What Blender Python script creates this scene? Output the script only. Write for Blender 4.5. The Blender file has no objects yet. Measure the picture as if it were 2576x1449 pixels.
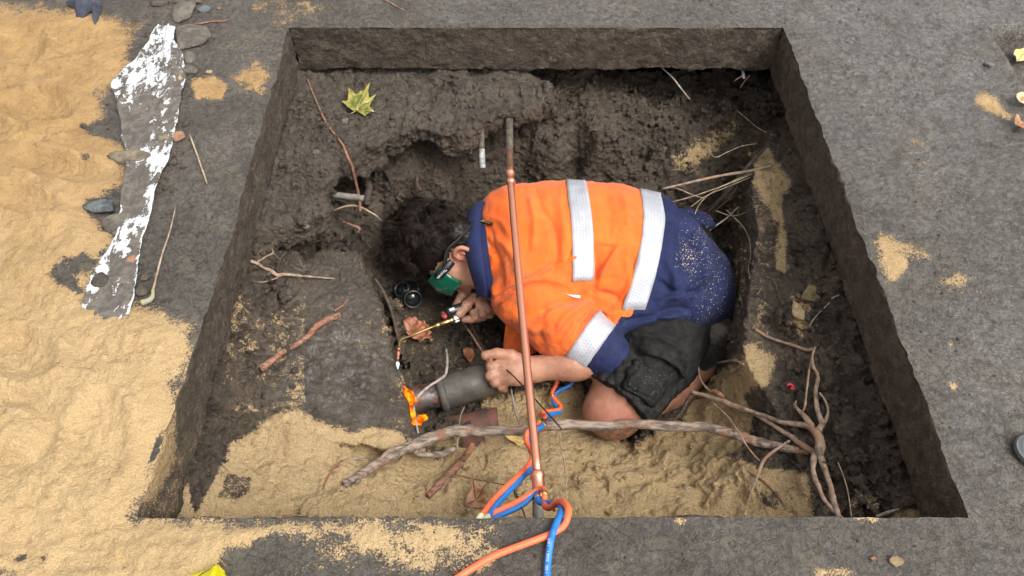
import bpy, math, random
import numpy as np
from mathutils import Vector, Matrix
from mathutils.bvhtree import BVHTree
sc = bpy.context.scene
random.seed(7); rng = np.random.default_rng(7)
S = 0.875                      # design units -> metres
# ------------------------------------------------------------------ camera, sky, sun, exposure
cam = bpy.data.objects.new('camera', bpy.data.cameras.new('camera'))
sc.collection.objects.link(cam); sc.camera = cam
cam.data.sensor_width = 36; cam.data.lens = 1860/2576*36
cam.location = (0, 0, 1.6*S); cam.rotation_euler = (math.radians(37), 0, 0)
cam.data.clip_start = 0.05; cam.data.clip_end = 1000
SUN_EL, SUN_AZ = 58, 125
w = bpy.data.worlds.new('World'); sc.world = w; w.use_nodes = True
nt = w.node_tree; nt.nodes.clear()
sky = nt.nodes.new('ShaderNodeTexSky'); sky.sky_type = 'NISHITA'; sky.sun_disc = False
sky.sun_elevation = math.radians(SUN_EL); sky.sun_rotation = math.radians(SUN_AZ)
sky.air_density = 1.0; sky.dust_density = 4.0
hs = nt.nodes.new('ShaderNodeHueSaturation'); hs.inputs['Saturation'].default_value = 0.12
bg = nt.nodes.new('ShaderNodeBackground'); bg.inputs['Strength'].default_value = 0.14
wo = nt.nodes.new('ShaderNodeOutputWorld')
nt.links.new(sky.outputs[0], hs.inputs['Color']); tint = nt.nodes.new('ShaderNodeMix'); tint.data_type = 'RGBA'; tint.blend_type = 'MULTIPLY'; tint.inputs[0].default_value = 1; tint.inputs[7].default_value = (1.0, .975, .935, 1)
nt.links.new(hs.outputs[0], tint.inputs[6]); nt.links.new(tint.outputs[2], bg.inputs['Color']); nt.links.new(bg.outputs[0], wo.inputs['Surface'])
sun = bpy.data.objects.new('sun', bpy.data.lights.new('sun', 'SUN')); sc.collection.objects.link(sun)
sun.data.energy = 1.3; sun.data.angle = math.radians(26); sun.data.color = (1.0, 0.95, 0.88)
# sun_rotation turns clockwise from +Y: sun stands at azimuth az, elevation el
_az, _el = math.radians(SUN_AZ), math.radians(SUN_EL)
sdir = Vector((math.sin(_az)*math.cos(_el), math.cos(_az)*math.cos(_el), math.sin(_el)))
sun.rotation_euler = sdir.to_track_quat('Z', 'Y').to_euler(); sun.location = sdir*8
sc.view_settings.view_transform = 'Standard'; sc.view_settings.look = 'None'
sc.view_settings.exposure = 1.12; sc.view_settings.gamma = 1
sc.cycles.max_bounces = 6; sc.cycles.diffuse_bounces = 3; sc.cycles.glossy_bounces = 3; sc.cycles.transmission_bounces = 4
sc.cycles.use_denoising = True

# ------------------------------------------------------------------ photograph pixels (2576 x 1449) <-> design units
FW = np.array([0, .6018, -.7986]); UP = np.array([0, .7986, .6018])
def P(x, y, z):
    u = (x-1288)/1860; v = -(y-724.5)/1860
    d = FW + v*UP + np.array([u, 0, 0])
    return np.array([0, 0, 1.6]) + d*((z-1.6)/d[2])
def PX(v):
    v = np.asarray(v, float); d = v - np.array([0, 0, 1.6])
    dep = d @ FW
    return 1288 + 1860*v[..., 0]/dep, 724.5 - 1860*(d @ UP)/dep, dep
# ------------------------------------------------------------------ noise
_T = rng.random(4096).astype(np.float32); _PM = rng.permutation(4096).astype(np.int32)
def vnoise(p, f, seed=0):
    """value noise in 0..1 at points p (n,3)"""
    q = np.asarray(p, np.float32)*f + (seed*17.37)
    i = np.floor(q).astype(np.int32); t = q - i; t = t*t*t*(t*(t*6-15)+10)
    r = np.zeros(len(q), np.float32)
    for dx in (0, 1):
        wx = t[:, 0] if dx else 1-t[:, 0]; hx = _PM[(i[:, 0]+dx) & 4095]
        for dy in (0, 1):
            wy = t[:, 1] if dy else 1-t[:, 1]; hy = _PM[(i[:, 1]+dy+hx) & 4095]
            for dz in (0, 1):
                wz = t[:, 2] if dz else 1-t[:, 2]
                r += wx*wy*wz*_T[_PM[(i[:, 2]+dz+hy) & 4095]]
    return r
def fbm(p, f, oct=4, gain=.5, seed=0, billow=False):
    r = 0; a = 1.; s = 0
    for o in range(oct):
        n = vnoise(p, f*2.03**o, seed+o)*2-1
        r = r + a*(np.abs(n)*2-.6 if billow else n); s += a; a *= gain
    return r/s
# ------------------------------------------------------------------ meshes
COL = sc.collection
def link(o, parent=None):
    COL.objects.link(o)
    if parent is not None: o.parent = parent
    return o
def mk(name, V, F, mat, parent=None, smooth=True, attrs=None, origin=None):
    """mesh object from design-unit vertices (n,3) and faces (list of tuples, or an (m,k) array)"""
    V = np.asarray(V, np.float64)*S
    me = bpy.data.meshes.new(name)
    if parent is not None:
        pl = parent; off = np.zeros(3)
        while pl is not None: off += np.array(pl.location); pl = pl.parent
        loc = np.zeros(3)
    else:
        loc = np.array(origin)*S if origin is not None else np.array([(V[:, 0].min()+V[:, 0].max())/2, (V[:, 1].min()+V[:, 1].max())/2, V[:, 2].min()])
        off = loc
    V = V - off
    if isinstance(F, np.ndarray):
        n, k = F.shape
        me.vertices.add(len(V)); me.vertices.foreach_set('co', V.astype(np.float32).ravel())
        me.loops.add(n*k); me.loops.foreach_set('vertex_index', F.astype(np.int32).ravel())
        me.polygons.add(n); me.polygons.foreach_set('loop_start', np.arange(0, n*k, k, dtype=np.int32))
        try: me.polygons.foreach_set('loop_total', np.full(n, k, np.int32))
        except Exception: pass
        me.update(calc_edges=True)
    else:
        me.from_pydata([tuple(v) for v in V], [], [tuple(int(i) for i in f) for f in F]); me.update()
    me.polygons.foreach_set('use_smooth', np.full(len(me.polygons), smooth))
    for k_, a in (attrs or {}).items():
        at = me.attributes.new(k_, 'FLOAT', 'POINT'); at.data.foreach_set('value', np.asarray(a, np.float32))
    for m in (mat if isinstance(mat, (list, tuple)) else [mat]): me.materials.append(m)
    o = bpy.data.objects.new(name, me); o.location = loc
    return link(o, parent)
def tag(o, label, cat, group=None):
    o['label'] = label; o['category'] = cat
    if group: o['group'] = group
    return o
def thing(name, loc, label, cat, group=None):
    o = bpy.data.objects.new(name, None); o.location = tuple(np.array(loc)*S); o.empty_display_size = .05
    COL.objects.link(o); return tag(o, label, cat, group)
def surface_nets(F, org, h):
    ins = F < 0
    c = ins[:-1, :-1, :-1].astype(np.int8).copy()
    for a in (0, 1):
        for b in (0, 1):
            for d in (0, 1):
                if a or b or d:
                    c += ins[a:a+ins.shape[0]-1, b:b+ins.shape[1]-1, d:d+ins.shape[2]-1]
    act = (c > 0) & (c < 8)
    idx = np.full(act.shape, -1, np.int64); I = np.argwhere(act); idx[act] = np.arange(len(I))
    acc = np.zeros((len(I), 3)); cnt = np.zeros(len(I))
    cor = [(a, b, d) for a in (0, 1) for b in (0, 1) for d in (0, 1)]
    val = {q: F[I[:, 0]+q[0], I[:, 1]+q[1], I[:, 2]+q[2]].astype(np.float64) for q in cor}
    for q in cor:
        for ax in range(3):
            if q[ax] == 0:
                r = list(q); r[ax] = 1; r = tuple(r)
                A, B = val[q], val[r]; m = (A < 0) != (B < 0)
                t = np.where(m, A/np.where(m, A-B, 1), 0)
                pt = np.tile(np.array(q, float), (len(I), 1)); pt[:, ax] = t
                acc[m] += pt[m]; cnt[m] += 1
    V = (I + acc/cnt[:, None])*h + np.array(org)
    Q = []
    for ax in range(3):
        s1 = [slice(None)]*3; s2 = [slice(None)]*3; s1[ax] = slice(0, -1); s2[ax] = slice(1, None)
        A = ins[tuple(s1)]; B = ins[tuple(s2)]
        E = np.argwhere(A != B); sg = A[tuple(E.T)]
        u, v = (ax+1) % 3, (ax+2) % 3
        ok = (E[:, u] > 0) & (E[:, v] > 0) & (E[:, u] < act.shape[u]) & (E[:, v] < act.shape[v])
        E = E[ok]; sg = sg[ok]
        def at(du, dv):
            e = E.copy(); e[:, u] -= du; e[:, v] -= dv
            return idx[tuple(e.T)]
        q = np.stack([at(1, 1), at(0, 1), at(0, 0), at(1, 0)], 1)
        q[~sg] = q[~sg][:, ::-1]
        Q.append(q)
    Q = np.concatenate(Q); Q = Q[(Q >= 0).all(1)]
    return V, Q
def vnormals(V, Q):
    a = V[Q[:, 2]]-V[Q[:, 0]]; b = V[Q[:, -1]]-V[Q[:, 1]]; n = np.cross(a, b)
    N = np.zeros_like(V)
    for k in range(Q.shape[1]): np.add.at(N, Q[:, k], n)
    return N/np.maximum(np.linalg.norm(N, axis=1, keepdims=True), 1e-12)
def subset(V, Q, m):
    q = Q[m]; used = np.unique(q); mp = np.full(len(V), -1); mp[used] = np.arange(len(used))
    return used, mp[q]
def smooth_mesh(V, Q, it=2, lam=.5):
    for _ in range(it):
        A = np.zeros_like(V); C = np.zeros(len(V)); k = Q.shape[1]
        for i in range(k):
            a, b = Q[:, i], Q[:, (i+1) % k]
            np.add.at(A, a, V[b]); np.add.at(A, b, V[a]); np.add.at(C, a, 1); np.add.at(C, b, 1)
        V = V + lam*(A/np.maximum(C, 1)[:, None]-V)
    return V
def sdpoly(p, poly):
    """signed distance (negative inside) of points (n,2) to a closed polygon"""
    p = np.asarray(p, float); poly = np.asarray(poly, float)
    d = np.full(len(p), 1e18); s = np.zeros(len(p), bool)
    for i in range(len(poly)):
        a, b = poly[i], poly[(i+1) % len(poly)]; e = b-a; w_ = p-a
        t = np.clip((w_@e)/max(e@e, 1e-12), 0, 1)
        q = w_-t[:, None]*e; d = np.minimum(d, (q*q).sum(1))
        c = ((p[:, 1] >= a[1]) != (p[:, 1] >= b[1]))
        with np.errstate(divide='ignore', invalid='ignore'):
            xx = a[0] + (p[:, 1]-a[1])*(b[0]-a[0])/((b[1]-a[1]) if b[1] != a[1] else 1e-12)
        s ^= c & (p[:, 0] < xx)
    return np.where(s, -1, 1)*np.sqrt(d)
def sdline(p, pts):
    p = np.asarray(p, float); pts = np.asarray(pts, float); d = np.full(len(p), 1e18)
    for a, b in zip(pts[:-1], pts[1:]):
        e = b-a; w_ = p-a; t = np.clip((w_@e)/max(e@e, 1e-12), 0, 1); q = w_-t[:, None]*e
        d = np.minimum(d, (q*q).sum(1))
    return np.sqrt(d)
def cr(pts, n=8):
    """Catmull-Rom through points (any dimension)"""
    p = np.asarray(pts, float)
    if len(p) < 3: return np.array([p[0]+(p[-1]-p[0])*t for t in np.linspace(0, 1, n+1)])
    q = np.vstack([2*p[0]-p[1], p, 2*p[-1]-p[-2]]); out = []
    for i in range(1, len(q)-2):
        for t in np.arange(n)/n:
            a, b, c, d = q[i-1:i+3]
            out.append(.5*((2*b)+(c-a)*t+(2*a-5*b+4*c-d)*t*t+(3*b-a-3*c+d)*t**3))
    out.append(p[-1]); return np.array(out)
def tube(path, rad, seg=10, cap=True, ell=1.0, knob=0., kf=30., seed=0, twist=0.):
    """tube along a path, radius a number or one per point; knob = bumpy bark"""
    p = np.asarray(path, float); n = len(p); r = np.broadcast_to(np.asarray(rad, float), (n,)).copy()
    t = np.gradient(p, axis=0); t /= np.maximum(np.linalg.norm(t, axis=1, keepdims=True), 1e-9)
    up = np.array([0, 0, 1.]) if abs(t[0, 2]) < .9 else np.array([0, 1., 0])
    N = np.zeros((n, 3)); a = np.cross(t[0], up); a /= np.linalg.norm(a); N[0] = a
    for i in range(1, n):
        b = N[i-1]-t[i]*(N[i-1]@t[i]); N[i] = b/max(np.linalg.norm(b), 1e-9)
    B = np.cross(t, N); V = []
    for i in range(n):
        th = np.arange(seg)*2*math.pi/seg + twist*i
        V.append(p[i] + r[i]*(np.cos(th)[:, None]*N[i] + ell*np.sin(th)[:, None]*B[i]))
    V = np.vstack(V)
    if knob:
        c = np.repeat(p, seg, 0); k = 1+knob*fbm(V, kf, 3, .6, seed)
        V = c+(V-c)*k[:, None]
    F = [(i*seg+j, i*seg+(j+1) % seg, (i+1)*seg+(j+1) % seg, (i+1)*seg+j) for i in range(n-1) for j in range(seg)]
    if cap: F += [tuple(range(seg))[::-1], tuple((n-1)*seg+j for j in range(seg))]
    return V, F
def join(parts):
    V, F, o = [], [], 0
    for v, f in parts:
        V.append(np.asarray(v, float)); F += [tuple(int(i)+o for i in q) for q in f]; o += len(v)
    return np.vstack(V), F
def lathe(prof, a, b, seg=24):
    """profile [(t along a->b in units, radius)...] turned round the axis from a towards b"""
    a = np.asarray(a, float); d = np.asarray(b, float)-a; d /= np.linalg.norm(d)
    path = np.array([a+d*t for t, r in prof]); u = np.cross(d, [0, 0, 1.] if abs(d[2]) < .9 else [1., 0, 0]); u /= np.linalg.norm(u); v = np.cross(d, u)
    th = np.arange(seg)*2*math.pi/seg
    V = np.vstack([path[i]+prof[i][1]*(np.cos(th)[:, None]*u+np.sin(th)[:, None]*v) for i in range(len(prof))])
    n = len(prof); F = [(i*seg+j, i*seg+(j+1) % seg, (i+1)*seg+(j+1) % seg, (i+1)*seg+j) for i in range(n-1) for j in range(seg)]
    F += [tuple(range(seg))[::-1], tuple((n-1)*seg+j for j in range(seg))]
    return V, F
# ------------------------------------------------------------------ materials
class NB:
    def __init__(s, name):
        s.m = bpy.data.materials.new(name); s.m.use_nodes = True; s.t = s.m.node_tree; s.t.nodes.clear()
        s.out = s.n('ShaderNodeOutputMaterial'); s.b = s.n('ShaderNodeBsdfPrincipled'); s.l(s.b.outputs[0], s.out.inputs[0])
        s.co = s.n('ShaderNodeTexCoord').outputs['Object']; s.geo = s.n('ShaderNodeNewGeometry').outputs['Position']
    def n(s, k, **kw):
        n = s.t.nodes.new(k)
        for a, b in kw.items(): setattr(n, a, b)
        return n
    def l(s, a, b): s.t.links.new(a, b)
    def noise(s, scale, detail=4, rough=.55, vec=None, dist=0., off=0):
        n = s.n('ShaderNodeTexNoise'); n.inputs['Scale'].default_value = scale; n.inputs['Detail'].default_value = detail
        n.inputs['Roughness'].default_value = rough; n.inputs['Distortion'].default_value = dist
        v = vec or s.geo
        if off:
            q = s.n('ShaderNodeVectorMath', operation='ADD'); q.inputs[1].default_value = (off, off*1.7, off*.3); s.l(v, q.inputs[0]); v = q.outputs[0]
        s.l(v, n.inputs['Vector']); return n.outputs[0]
    def stretch(s, sx, sy, sz, vec=None):
        q = s.n('ShaderNodeVectorMath', operation='MULTIPLY'); q.inputs[1].default_value = (sx, sy, sz); s.l(vec or s.geo, q.inputs[0]); return q.outputs[0]
    def math(s, op, a, b=None, clamp=False):
        q = s.n('ShaderNodeMath', operation=op, use_clamp=clamp)
        for i, x in enumerate((a, b)):
            if x is None: continue
            if isinstance(x, (int, float)): q.inputs[i].default_value = x
            else: s.l(x, q.inputs[i])
        return q.outputs[0]
    def ramp(s, v, lo, hi, a=0., b=1.):
        q = s.n('ShaderNodeMapRange', interpolation_type='SMOOTHSTEP'); s.l(v, q.inputs[0])
        for i, x in ((1, lo), (2, hi), (3, a), (4, b)): q.inputs[i].default_value = x
        return q.outputs[0]
    def mix(s, f, a, b):
        q = s.n('ShaderNodeMix', data_type='RGBA')
        if isinstance(f, (int, float)): q.inputs[0].default_value = f
        else: s.l(f, q.inputs[0])
        for i, x in ((6, a), (7, b)):
            if isinstance(x, tuple): q.inputs[i].default_value = (*x, 1)
            else: s.l(x, q.inputs[i])
        return q.outputs[2]
    def attr(s, name): return s.n('ShaderNodeAttribute', attribute_name=name).outputs['Fac']
    def base(s, c):
        if isinstance(c, tuple): s.b.inputs['Base Color'].default_value = (*c, 1)
        else: s.l(c, s.b.inputs['Base Color'])
    def set(s, **k):
        for a, v in k.items():
            i = s.b.inputs[a.replace('_', ' ')]
            if isinstance(v, (int, float, tuple)): i.default_value = v
            else: s.l(v, i)
    def coatbump(s, h, strength=.5, dist=.004):
        q = s.n('ShaderNodeBump'); q.inputs['Strength'].default_value = strength; q.inputs['Distance'].default_value = dist
        s.l(h, q.inputs['Height']); s.l(q.outputs[0], s.b.inputs['Coat Normal'])
    def bump(s, h, strength=.5, dist=.01):
        q = s.n('ShaderNodeBump'); q.inputs['Strength'].default_value = strength; q.inputs['Distance'].default_value = dist
        s.l(h, q.inputs['Height']); s.l(q.outputs[0], s.b.inputs['Normal'])
def simple(name, c, rough=.6, metal=0., var=.25, vs=60, bump=0., bs=200, spec=.5, c2=None):
    b = NB(name); n = b.noise(vs, 5, .6)
    d = c2 or tuple(x*(1-var) for x in c)
    b.base(b.mix(b.ramp(n, .35, .65), d, tuple(min(1, x*(1+var*.4)) for x in c)))
    b.set(Roughness=b.ramp(b.noise(vs*1.7, 3, .5), .3, .7, max(0, rough-.1), min(1, rough+.12)), Metallic=metal)
    b.b.inputs['Specular IOR Level'].default_value = spec
    if bump: b.bump(b.noise(bs, 5, .65), bump, .003 if bump < .9 else .010)
    return b.m
# ------------------------------------------------------------------ earth: soil, mud, sand on one material driven by what lies where
def earth_mat():
    b = NB('earth'); sa = b.attr('sand'); mud = b.attr('mud'); wet = b.attr('wet'); cut = b.attr('cut'); och = b.attr('ochre')
    n1 = b.noise(9, 6, .6); n2 = b.noise(55, 6, .65); n3 = b.noise(260, 4, .7); n4 = b.noise(900, 2, .6)
    soil = b.mix(b.ramp(n1, .35, .68), (.052, .037, .025), (.138, .104, .074))
    soil = b.mix(b.ramp(n2, .42, .62, 0, .7), soil, (.135, .106, .079)); soil = b.mix(b.ramp(n3, .5, .68, 0, .55), soil, (.022, .017, .013))
    soil = b.mix(b.ramp(n4, .66, .74, 0, .5), soil, (.26, .22, .17))           # pale grit
    m1 = b.mix(b.ramp(b.noise(6, 5, .6, off=3), .38, .62), (.068, .057, .046), (.120, .104, .087))
    m1 = b.mix(b.ramp(b.noise(2.2, 4, .6, off=17), .38, .62, 0, .55), m1, (.070, .062, .054)); m1 = b.mix(b.ramp(n2, .50, .64, 0, .5), m1, (.066, .055, .045)); m1 = b.mix(b.ramp(n3, .55, .68, 0, .45), m1, (.050, .041, .034))
    m1 = b.mix(b.ramp(b.noise(13, 4, .6, off=9), .57, .66, 0, .4), m1, (.13, .115, .07))
    m1 = b.mix(b.ramp(n4, .64, .72, 0, .5), m1, (.3, .27, .22))
    c1 = b.mix(b.ramp(b.noise(30, 5, .65, off=2), .35, .65), (.060, .043, .029), (.150, .115, .083))
    c1 = b.mix(b.ramp(b.noise(420, 2, .6, off=21), .60, .68, 0, .6), c1, (.30, .245, .18))
    c1 = b.mix(b.ramp(n3, .46, .6, 0, .7), c1, (.020, .014, .010)); m1 = b.mix(b.math('MULTIPLY', wet, b.ramp(b.noise(5, 4, .6, off=14), .3, .6, .25, .8)), m1, b.mix(b.ramp(n2, .4, .6), (.135, .131, .126), (.070, .063, .057))); col = b.mix(mud, soil, m1); col = b.mix(cut, col, c1)
    s1 = b.mix(b.ramp(b.noise(7, 5, .6, off=5), .35, .65), (.40, .285, .138), (.52, .385, .212))
    s1 = b.mix(och, s1, b.mix(b.ramp(b.noise(11, 4, .6, off=6), .35, .65), (.29, .178, .070), (.41, .262, .108)))
    s1 = b.mix(b.attr('pale'), s1, (.66, .49, .27))
    s1 = b.mix(b.ramp(n3, .45, .62, 0, .45), s1, (.36, .225, .105))
    s1 = b.mix(b.ramp(n4, .60, .70, 0, .5), s1, (.70, .58, .40)); s1 = b.mix(b.ramp(b.noise(430, 3, .7, off=1), .52, .64, 0, .5), s1, (.22, .14, .07))
    q = b.math('ADD', sa, b.math('MULTIPLY', b.math('SUBTRACT', n2, .5), 1.3))
    q = b.math('ADD', q, b.math('MULTIPLY', b.math('SUBTRACT', n3, .5), 2.3))
    q = b.math('ADD', q, b.math('MULTIPLY', b.math('SUBTRACT', b.noise(16, 3, .5, off=8), .5), 1.0))
    sm = b.ramp(q, -.06, .12)
    col = b.mix(sm, col, s1); b.base(col)
    wn = b.ramp(b.noise(22, 5, .65, off=4), .32, .56)
    wr = b.math('MULTIPLY', wet, wn)
    ro = b.math('SUBTRACT', .78, b.math('MULTIPLY', wr, .56)); ro = b.math('ADD', ro, b.math('MULTIPLY', sm, .25), True)
    b.set(Roughness=ro, Coat_Weight=b.math('MULTIPLY', b.math('MULTIPLY', wr, .9, True), b.math('SUBTRACT', 1., sm)), Coat_Roughness=.16)
    def voro(sc):
        q = b.n('ShaderNodeTexVoronoi'); q.inputs['Scale'].default_value = sc; b.l(b.geo, q.inputs['Vector']); return q.outputs['Distance']
    rg = b.math('SUBTRACT', 1., b.math('MULTIPLY', mud, .45)); rg = b.math('SUBTRACT', rg, b.math('MULTIPLY', sm, .05))
    h = b.math('ADD', b.math('MULTIPLY', b.ramp(n3, .25, .75), .42), b.math('MULTIPLY', b.ramp(n2, .28, .72), .95)); h = b.math('ADD', h, b.math('MULTIPLY', n4, .16))
    h = b.math('SUBTRACT', h, b.math('ADD', b.math('MULTIPLY', voro(85), .55), b.math('MULTIPLY', voro(230), .38))); h = b.math('MULTIPLY', h, rg)
    ck = b.math('ABSOLUTE', b.math('SUBTRACT', b.noise(38, 5, .62, dist=.6, off=12), .5)); h = b.math('ADD', h, b.math('MULTIPLY', b.ramp(ck, 0, .03), b.math('MULTIPLY', b.math('SUBTRACT', 1., sm), .5)))
    h = b.math('ADD', h, b.math('MULTIPLY', sm, .35))
    b.bump(h, 1.0, .0085); b.coatbump(b.math('ADD', b.math('MULTIPLY', n2, .6), b.math('MULTIPLY', b.noise(95, 4, .65, dist=.5, off=23), .8)), .8, .006)
    return b.m
EARTH = earth_mat()
X0, X1, Y0, Y1, TH = -.822, 1.002, .575, 2.411, .19          # the sawn opening and the slab's thickness
def smin(a, b, k): h = np.clip(.5+.5*(b-a)/k, 0, 1); return b*(1-h)+a*h-k*h*(1-h)
# sand spread on the pavement (outlines in photograph pixels on the ground plane): (outline, softness, strength)
SANDS = [
 ([(-400, 30), (180, 20), (360, 60), (330, 170), (240, 240), (255, 330), (305, 360), (305, 460), (225, 520), (290, 600), (255, 680), (225, 760), (330, 775), (400, 780), (478, 815), (470, 900), (430, 1060), (395, 1180), (345, 1300), (700, 1310), (900, 1330), (700, 1360), (560, 1440), (540, 1560), (-600, 1600), (-900, 700)], 60, 1),
 ([(480, 200), (540, 192), (575, 215), (560, 250), (490, 250)], 14, .8), ([(575, 195), (640, 160), (690, 165), (672, 240), (610, 245)], 22, .45),
 ([(665, 25), (760, 5), (790, 20), (735, 70), (700, 55)], 22, .25), ([(600, 5), (700, 0), (640, 25)], 14, .2),
 ([(880, 1308), (1250, 1306), (1240, 1400), (1160, 1440), (1000, 1440), (880, 1380)], 40, .35), ([(1040, 1310), (1170, 1325), (1150, 1380), (1080, 1400)], 25, .7),
 ([(1180, 1400), (1260, 1360), (1290, 1400), (1200, 1440)], 20, .5), ([(420, 1320), (820, 1315), (850, 1400), (620, 1470), (400, 1450)], 60, .35),
 ([(1690, 1300), (1740, 1300), (1720, 1345)], 12, .4), ([(2035, 1420), (2130, 1420), (2180, 1460), (2050, 1460)], 16, .5),
 ([(2198, 610), (2220, 586), (2290, 605), (2350, 640), (2340, 655), (2290, 650), (2275, 690), (2235, 710), (2215, 650)], 18, .55), ([(2365, 695), (2440, 700), (2420, 715), (2370, 712)], 10, .3),
 ([(2380, 680), (2460, 695), (2430, 715)], 9, .3), ([(2290, 345), (2340, 370), (2330, 390)], 10, .2), ([(2470, 230), (2510, 240), (2540, 295), (2500, 285), (2450, 260)], 16, .55), ([(2380, 850), (2400, 860), (2390, 880)], 6, .4), ([(2090, 1285), (2240, 1300), (2210, 1318)], 8, .4), ([(2385, 960), (2410, 965), (2400, 985)], 6, .4)]
GDARK = [([(120,700),(165,655),(215,640),(240,665),(200,700),(205,740),(165,745)], 26, 1.3), ([(195,395),(235,390),(240,410),(210,412)], 10, 1.2), ([(215,505),(290,500),(300,560),(230,545)], 20, 1.), ([(205,310),(300,310),(310,350),(200,345)], 26, .9), ([(60,290),(130,300),(120,320),(60,310)], 20, .6), ([(40,1400),(75,1390),(70,1415),(45,1420)], 12, 1.2), ([(100,1400),(125,1400),(115,1425)], 10, 1.2), ([(180,1430),(330,1410),(330,1449),(180,1460)], 26, .8), ([(0,1420),(60,1440),(60,1460),(0,1460)], 16, .9), ([(378,1160),(395,1110),(405,1070),(398,1110),(388,1160)], 6, 1.5), ([(560,1370),(700,1350),(780,1380),(700,1440),(560,1430)], 50, .7)]
def sand_of(px, py, lst):
    p = np.stack([px, py], 1); r = np.full(len(p), -1.)
    for poly, soft, st in lst:
        poly = np.array(poly, float); lo = poly.min(0)-soft*3; hi = poly.max(0)+soft*3
        m = ((p > lo) & (p < hi)).all(1)
        if m.any(): r[m] = np.maximum(r[m], np.clip(-sdpoly(p[m], poly)/soft, -1, 1)*(st if st < 1 else 1) - (1-st)*.3)
    return r
def axis(lo, hi, step, far):
    a = np.arange(lo, hi+1e-9, step); out = []; x = hi; s = step
    while x < far: s *= 1.35; x += s; out.append(x)
    pre = []; x = lo; s = step
    while x > -far: s *= 1.35; x -= s; pre.append(x)
    return np.array(pre[::-1]+list(a)+out)
def build_ground():
    st = .0075
    xs = axis(-2.15, 2.15, st, 70); ys = axis(.2, 2.95, st, 70)
    xs[np.argmin(abs(xs-X0))] = X0; xs[np.argmin(abs(xs-X1))] = X1; ys[np.argmin(abs(ys-Y0))] = Y0; ys[np.argmin(abs(ys-Y1))] = Y1
    GX, GY = np.meshgrid(xs, ys, indexing='ij'); n, m = GX.shape
    p = np.stack([GX.ravel(), GY.ravel(), np.zeros(n*m)], 1)
    px, py, _ = PX(p)
    far = (abs(p[:, 0]) > 2.3) | (p[:, 1] > 3.1) | (p[:, 1] < .1)
    sa = np.where(far, -1, sand_of(px, py, SANDS)); z = np.zeros(len(p))
    near = ~far; q = p[near]
    rough = fbm(q, 26, 4, .55, 3); fine = fbm(q, 90, 3, .6, 5, True)
    z[near] += .0042*rough + .0034*fine + .006*fbm(q, 4, 2, .5, 21)
    # churned wet mud at the right
    ch = np.exp(-(((px[near]-2200)/230)**2+((py[near]-230)/190)**2)); z[near] += ch*.007*fbm(q*np.array([1, .7, 1]), 34, 3, .65, 9, True)
    # thick sand: banks, ridges, hollows and old footprints
    gp = np.stack([px[near], py[near]], 1)
    for poly, so, a_ in GDARK: sa[near] -= a_*np.clip(-sdpoly(gp, poly)/so+.4, 0, 1)
    sa[near] -= .9*np.clip(1-np.hypot((px[near]-420)/190, (py[near]+10)/190), 0, 1)
    ed = (np.abs(sa[near]) < .97); sa[near] += ed*(.35*fbm(q, 6, 3, .55, 98)+.22*fbm(q, 22, 3, .6, 99))
    s0 = np.clip(sa[near], -.2, 1); main = np.clip(-sdpoly(np.stack([px[near], py[near]], 1), SANDS[0][0])/90, 0, 1)
    z[near] += main**.7*.016 + np.clip(s0, 0, 1)*.006
    lump = fbm(q, 5, 3, .5, 31)*.028 + fbm(q, 15, 3, .55, 33)*.010 + fbm(q, 38, 3, .7, 35, True)*.0095 + fbm(q, 120, 2, .6, 36)*.005
    z[near] += main*lump
    for (cx, cy, rx, ry, dp, rot) in ((60, 900, 95, 60, .03, .2), (110, 275, 90, 42, .035, -.1), (160, 430, 120, 34, .03, .15), (40, 1090, 80, 60, -.03, 0), (60, 120, 60, 50, .025, 0), (250, 1130, 70, 120, .02, .3), (70, 520, 90, 30, .025, .1), (530, 1360, 14, 46, .012, .15)):
        c_, s_ = math.cos(rot), math.sin(rot); dx = (px[near]-cx); dy = (py[near]-cy); a = (dx*c_+dy*s_)/rx; b_ = (-dx*s_+dy*c_)/ry; r = np.sqrt(a*a+b_*b_)
        z[near] += main*(-dp*np.exp(-r**4) + dp*.45*np.exp(-((r-1.25)/.28)**2))
    ckd = sdline(np.stack([px[near], py[near]], 1), [(470, 727), (488, 728), (505, 727), (522, 735), (526, 745)]); z[near] -= .014*np.exp(-(ckd/3.2)**2)
    # edge of a second, shallow cut at the far right, and a kerb line
    rx0 = 1.752; rec = np.clip((p[:, 0]-rx0-(2.42-p[:, 1])*-.0)/.004, 0, 1)*(p[:, 1] < 2.414)*np.clip((p[:, 1]-1.75)/.62, 0, 1)
    rec = np.where(far, 0, rec); z -= rec*.055 ; z[near] += rec[near]*.012*fbm(q, 30, 3, .6, 44, True)
    # sand drops and edges crumble at the lip of the pit
    lip = np.maximum.reduce([X0-p[:, 0], p[:, 0]-X1, Y0-p[:, 1], p[:, 1]-Y1]); lip = np.abs(lip)
    z = np.where(lip < .03, z*np.clip(lip/.03, 0, 1)*.9-.002*(1-lip/.03), z)
    z[far] = -.004
    V = p.copy(); V[:, 2] = z
    jag = (lip < .012) & near if False else (lip < .002)
    idx = np.arange(n*m).reshape(n, m)
    cx = (GX[:-1, :-1]+GX[1:, 1:])/2; cy = (GY[:-1, :-1]+GY[1:, 1:])/2
    keep = ~((cx > X0) & (cx < X1) & (cy > Y0) & (cy < Y1))
    Q = np.stack([idx[:-1, :-1], idx[1:, :-1], idx[1:, 1:], idx[:-1, 1:]], -1)[keep]
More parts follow.
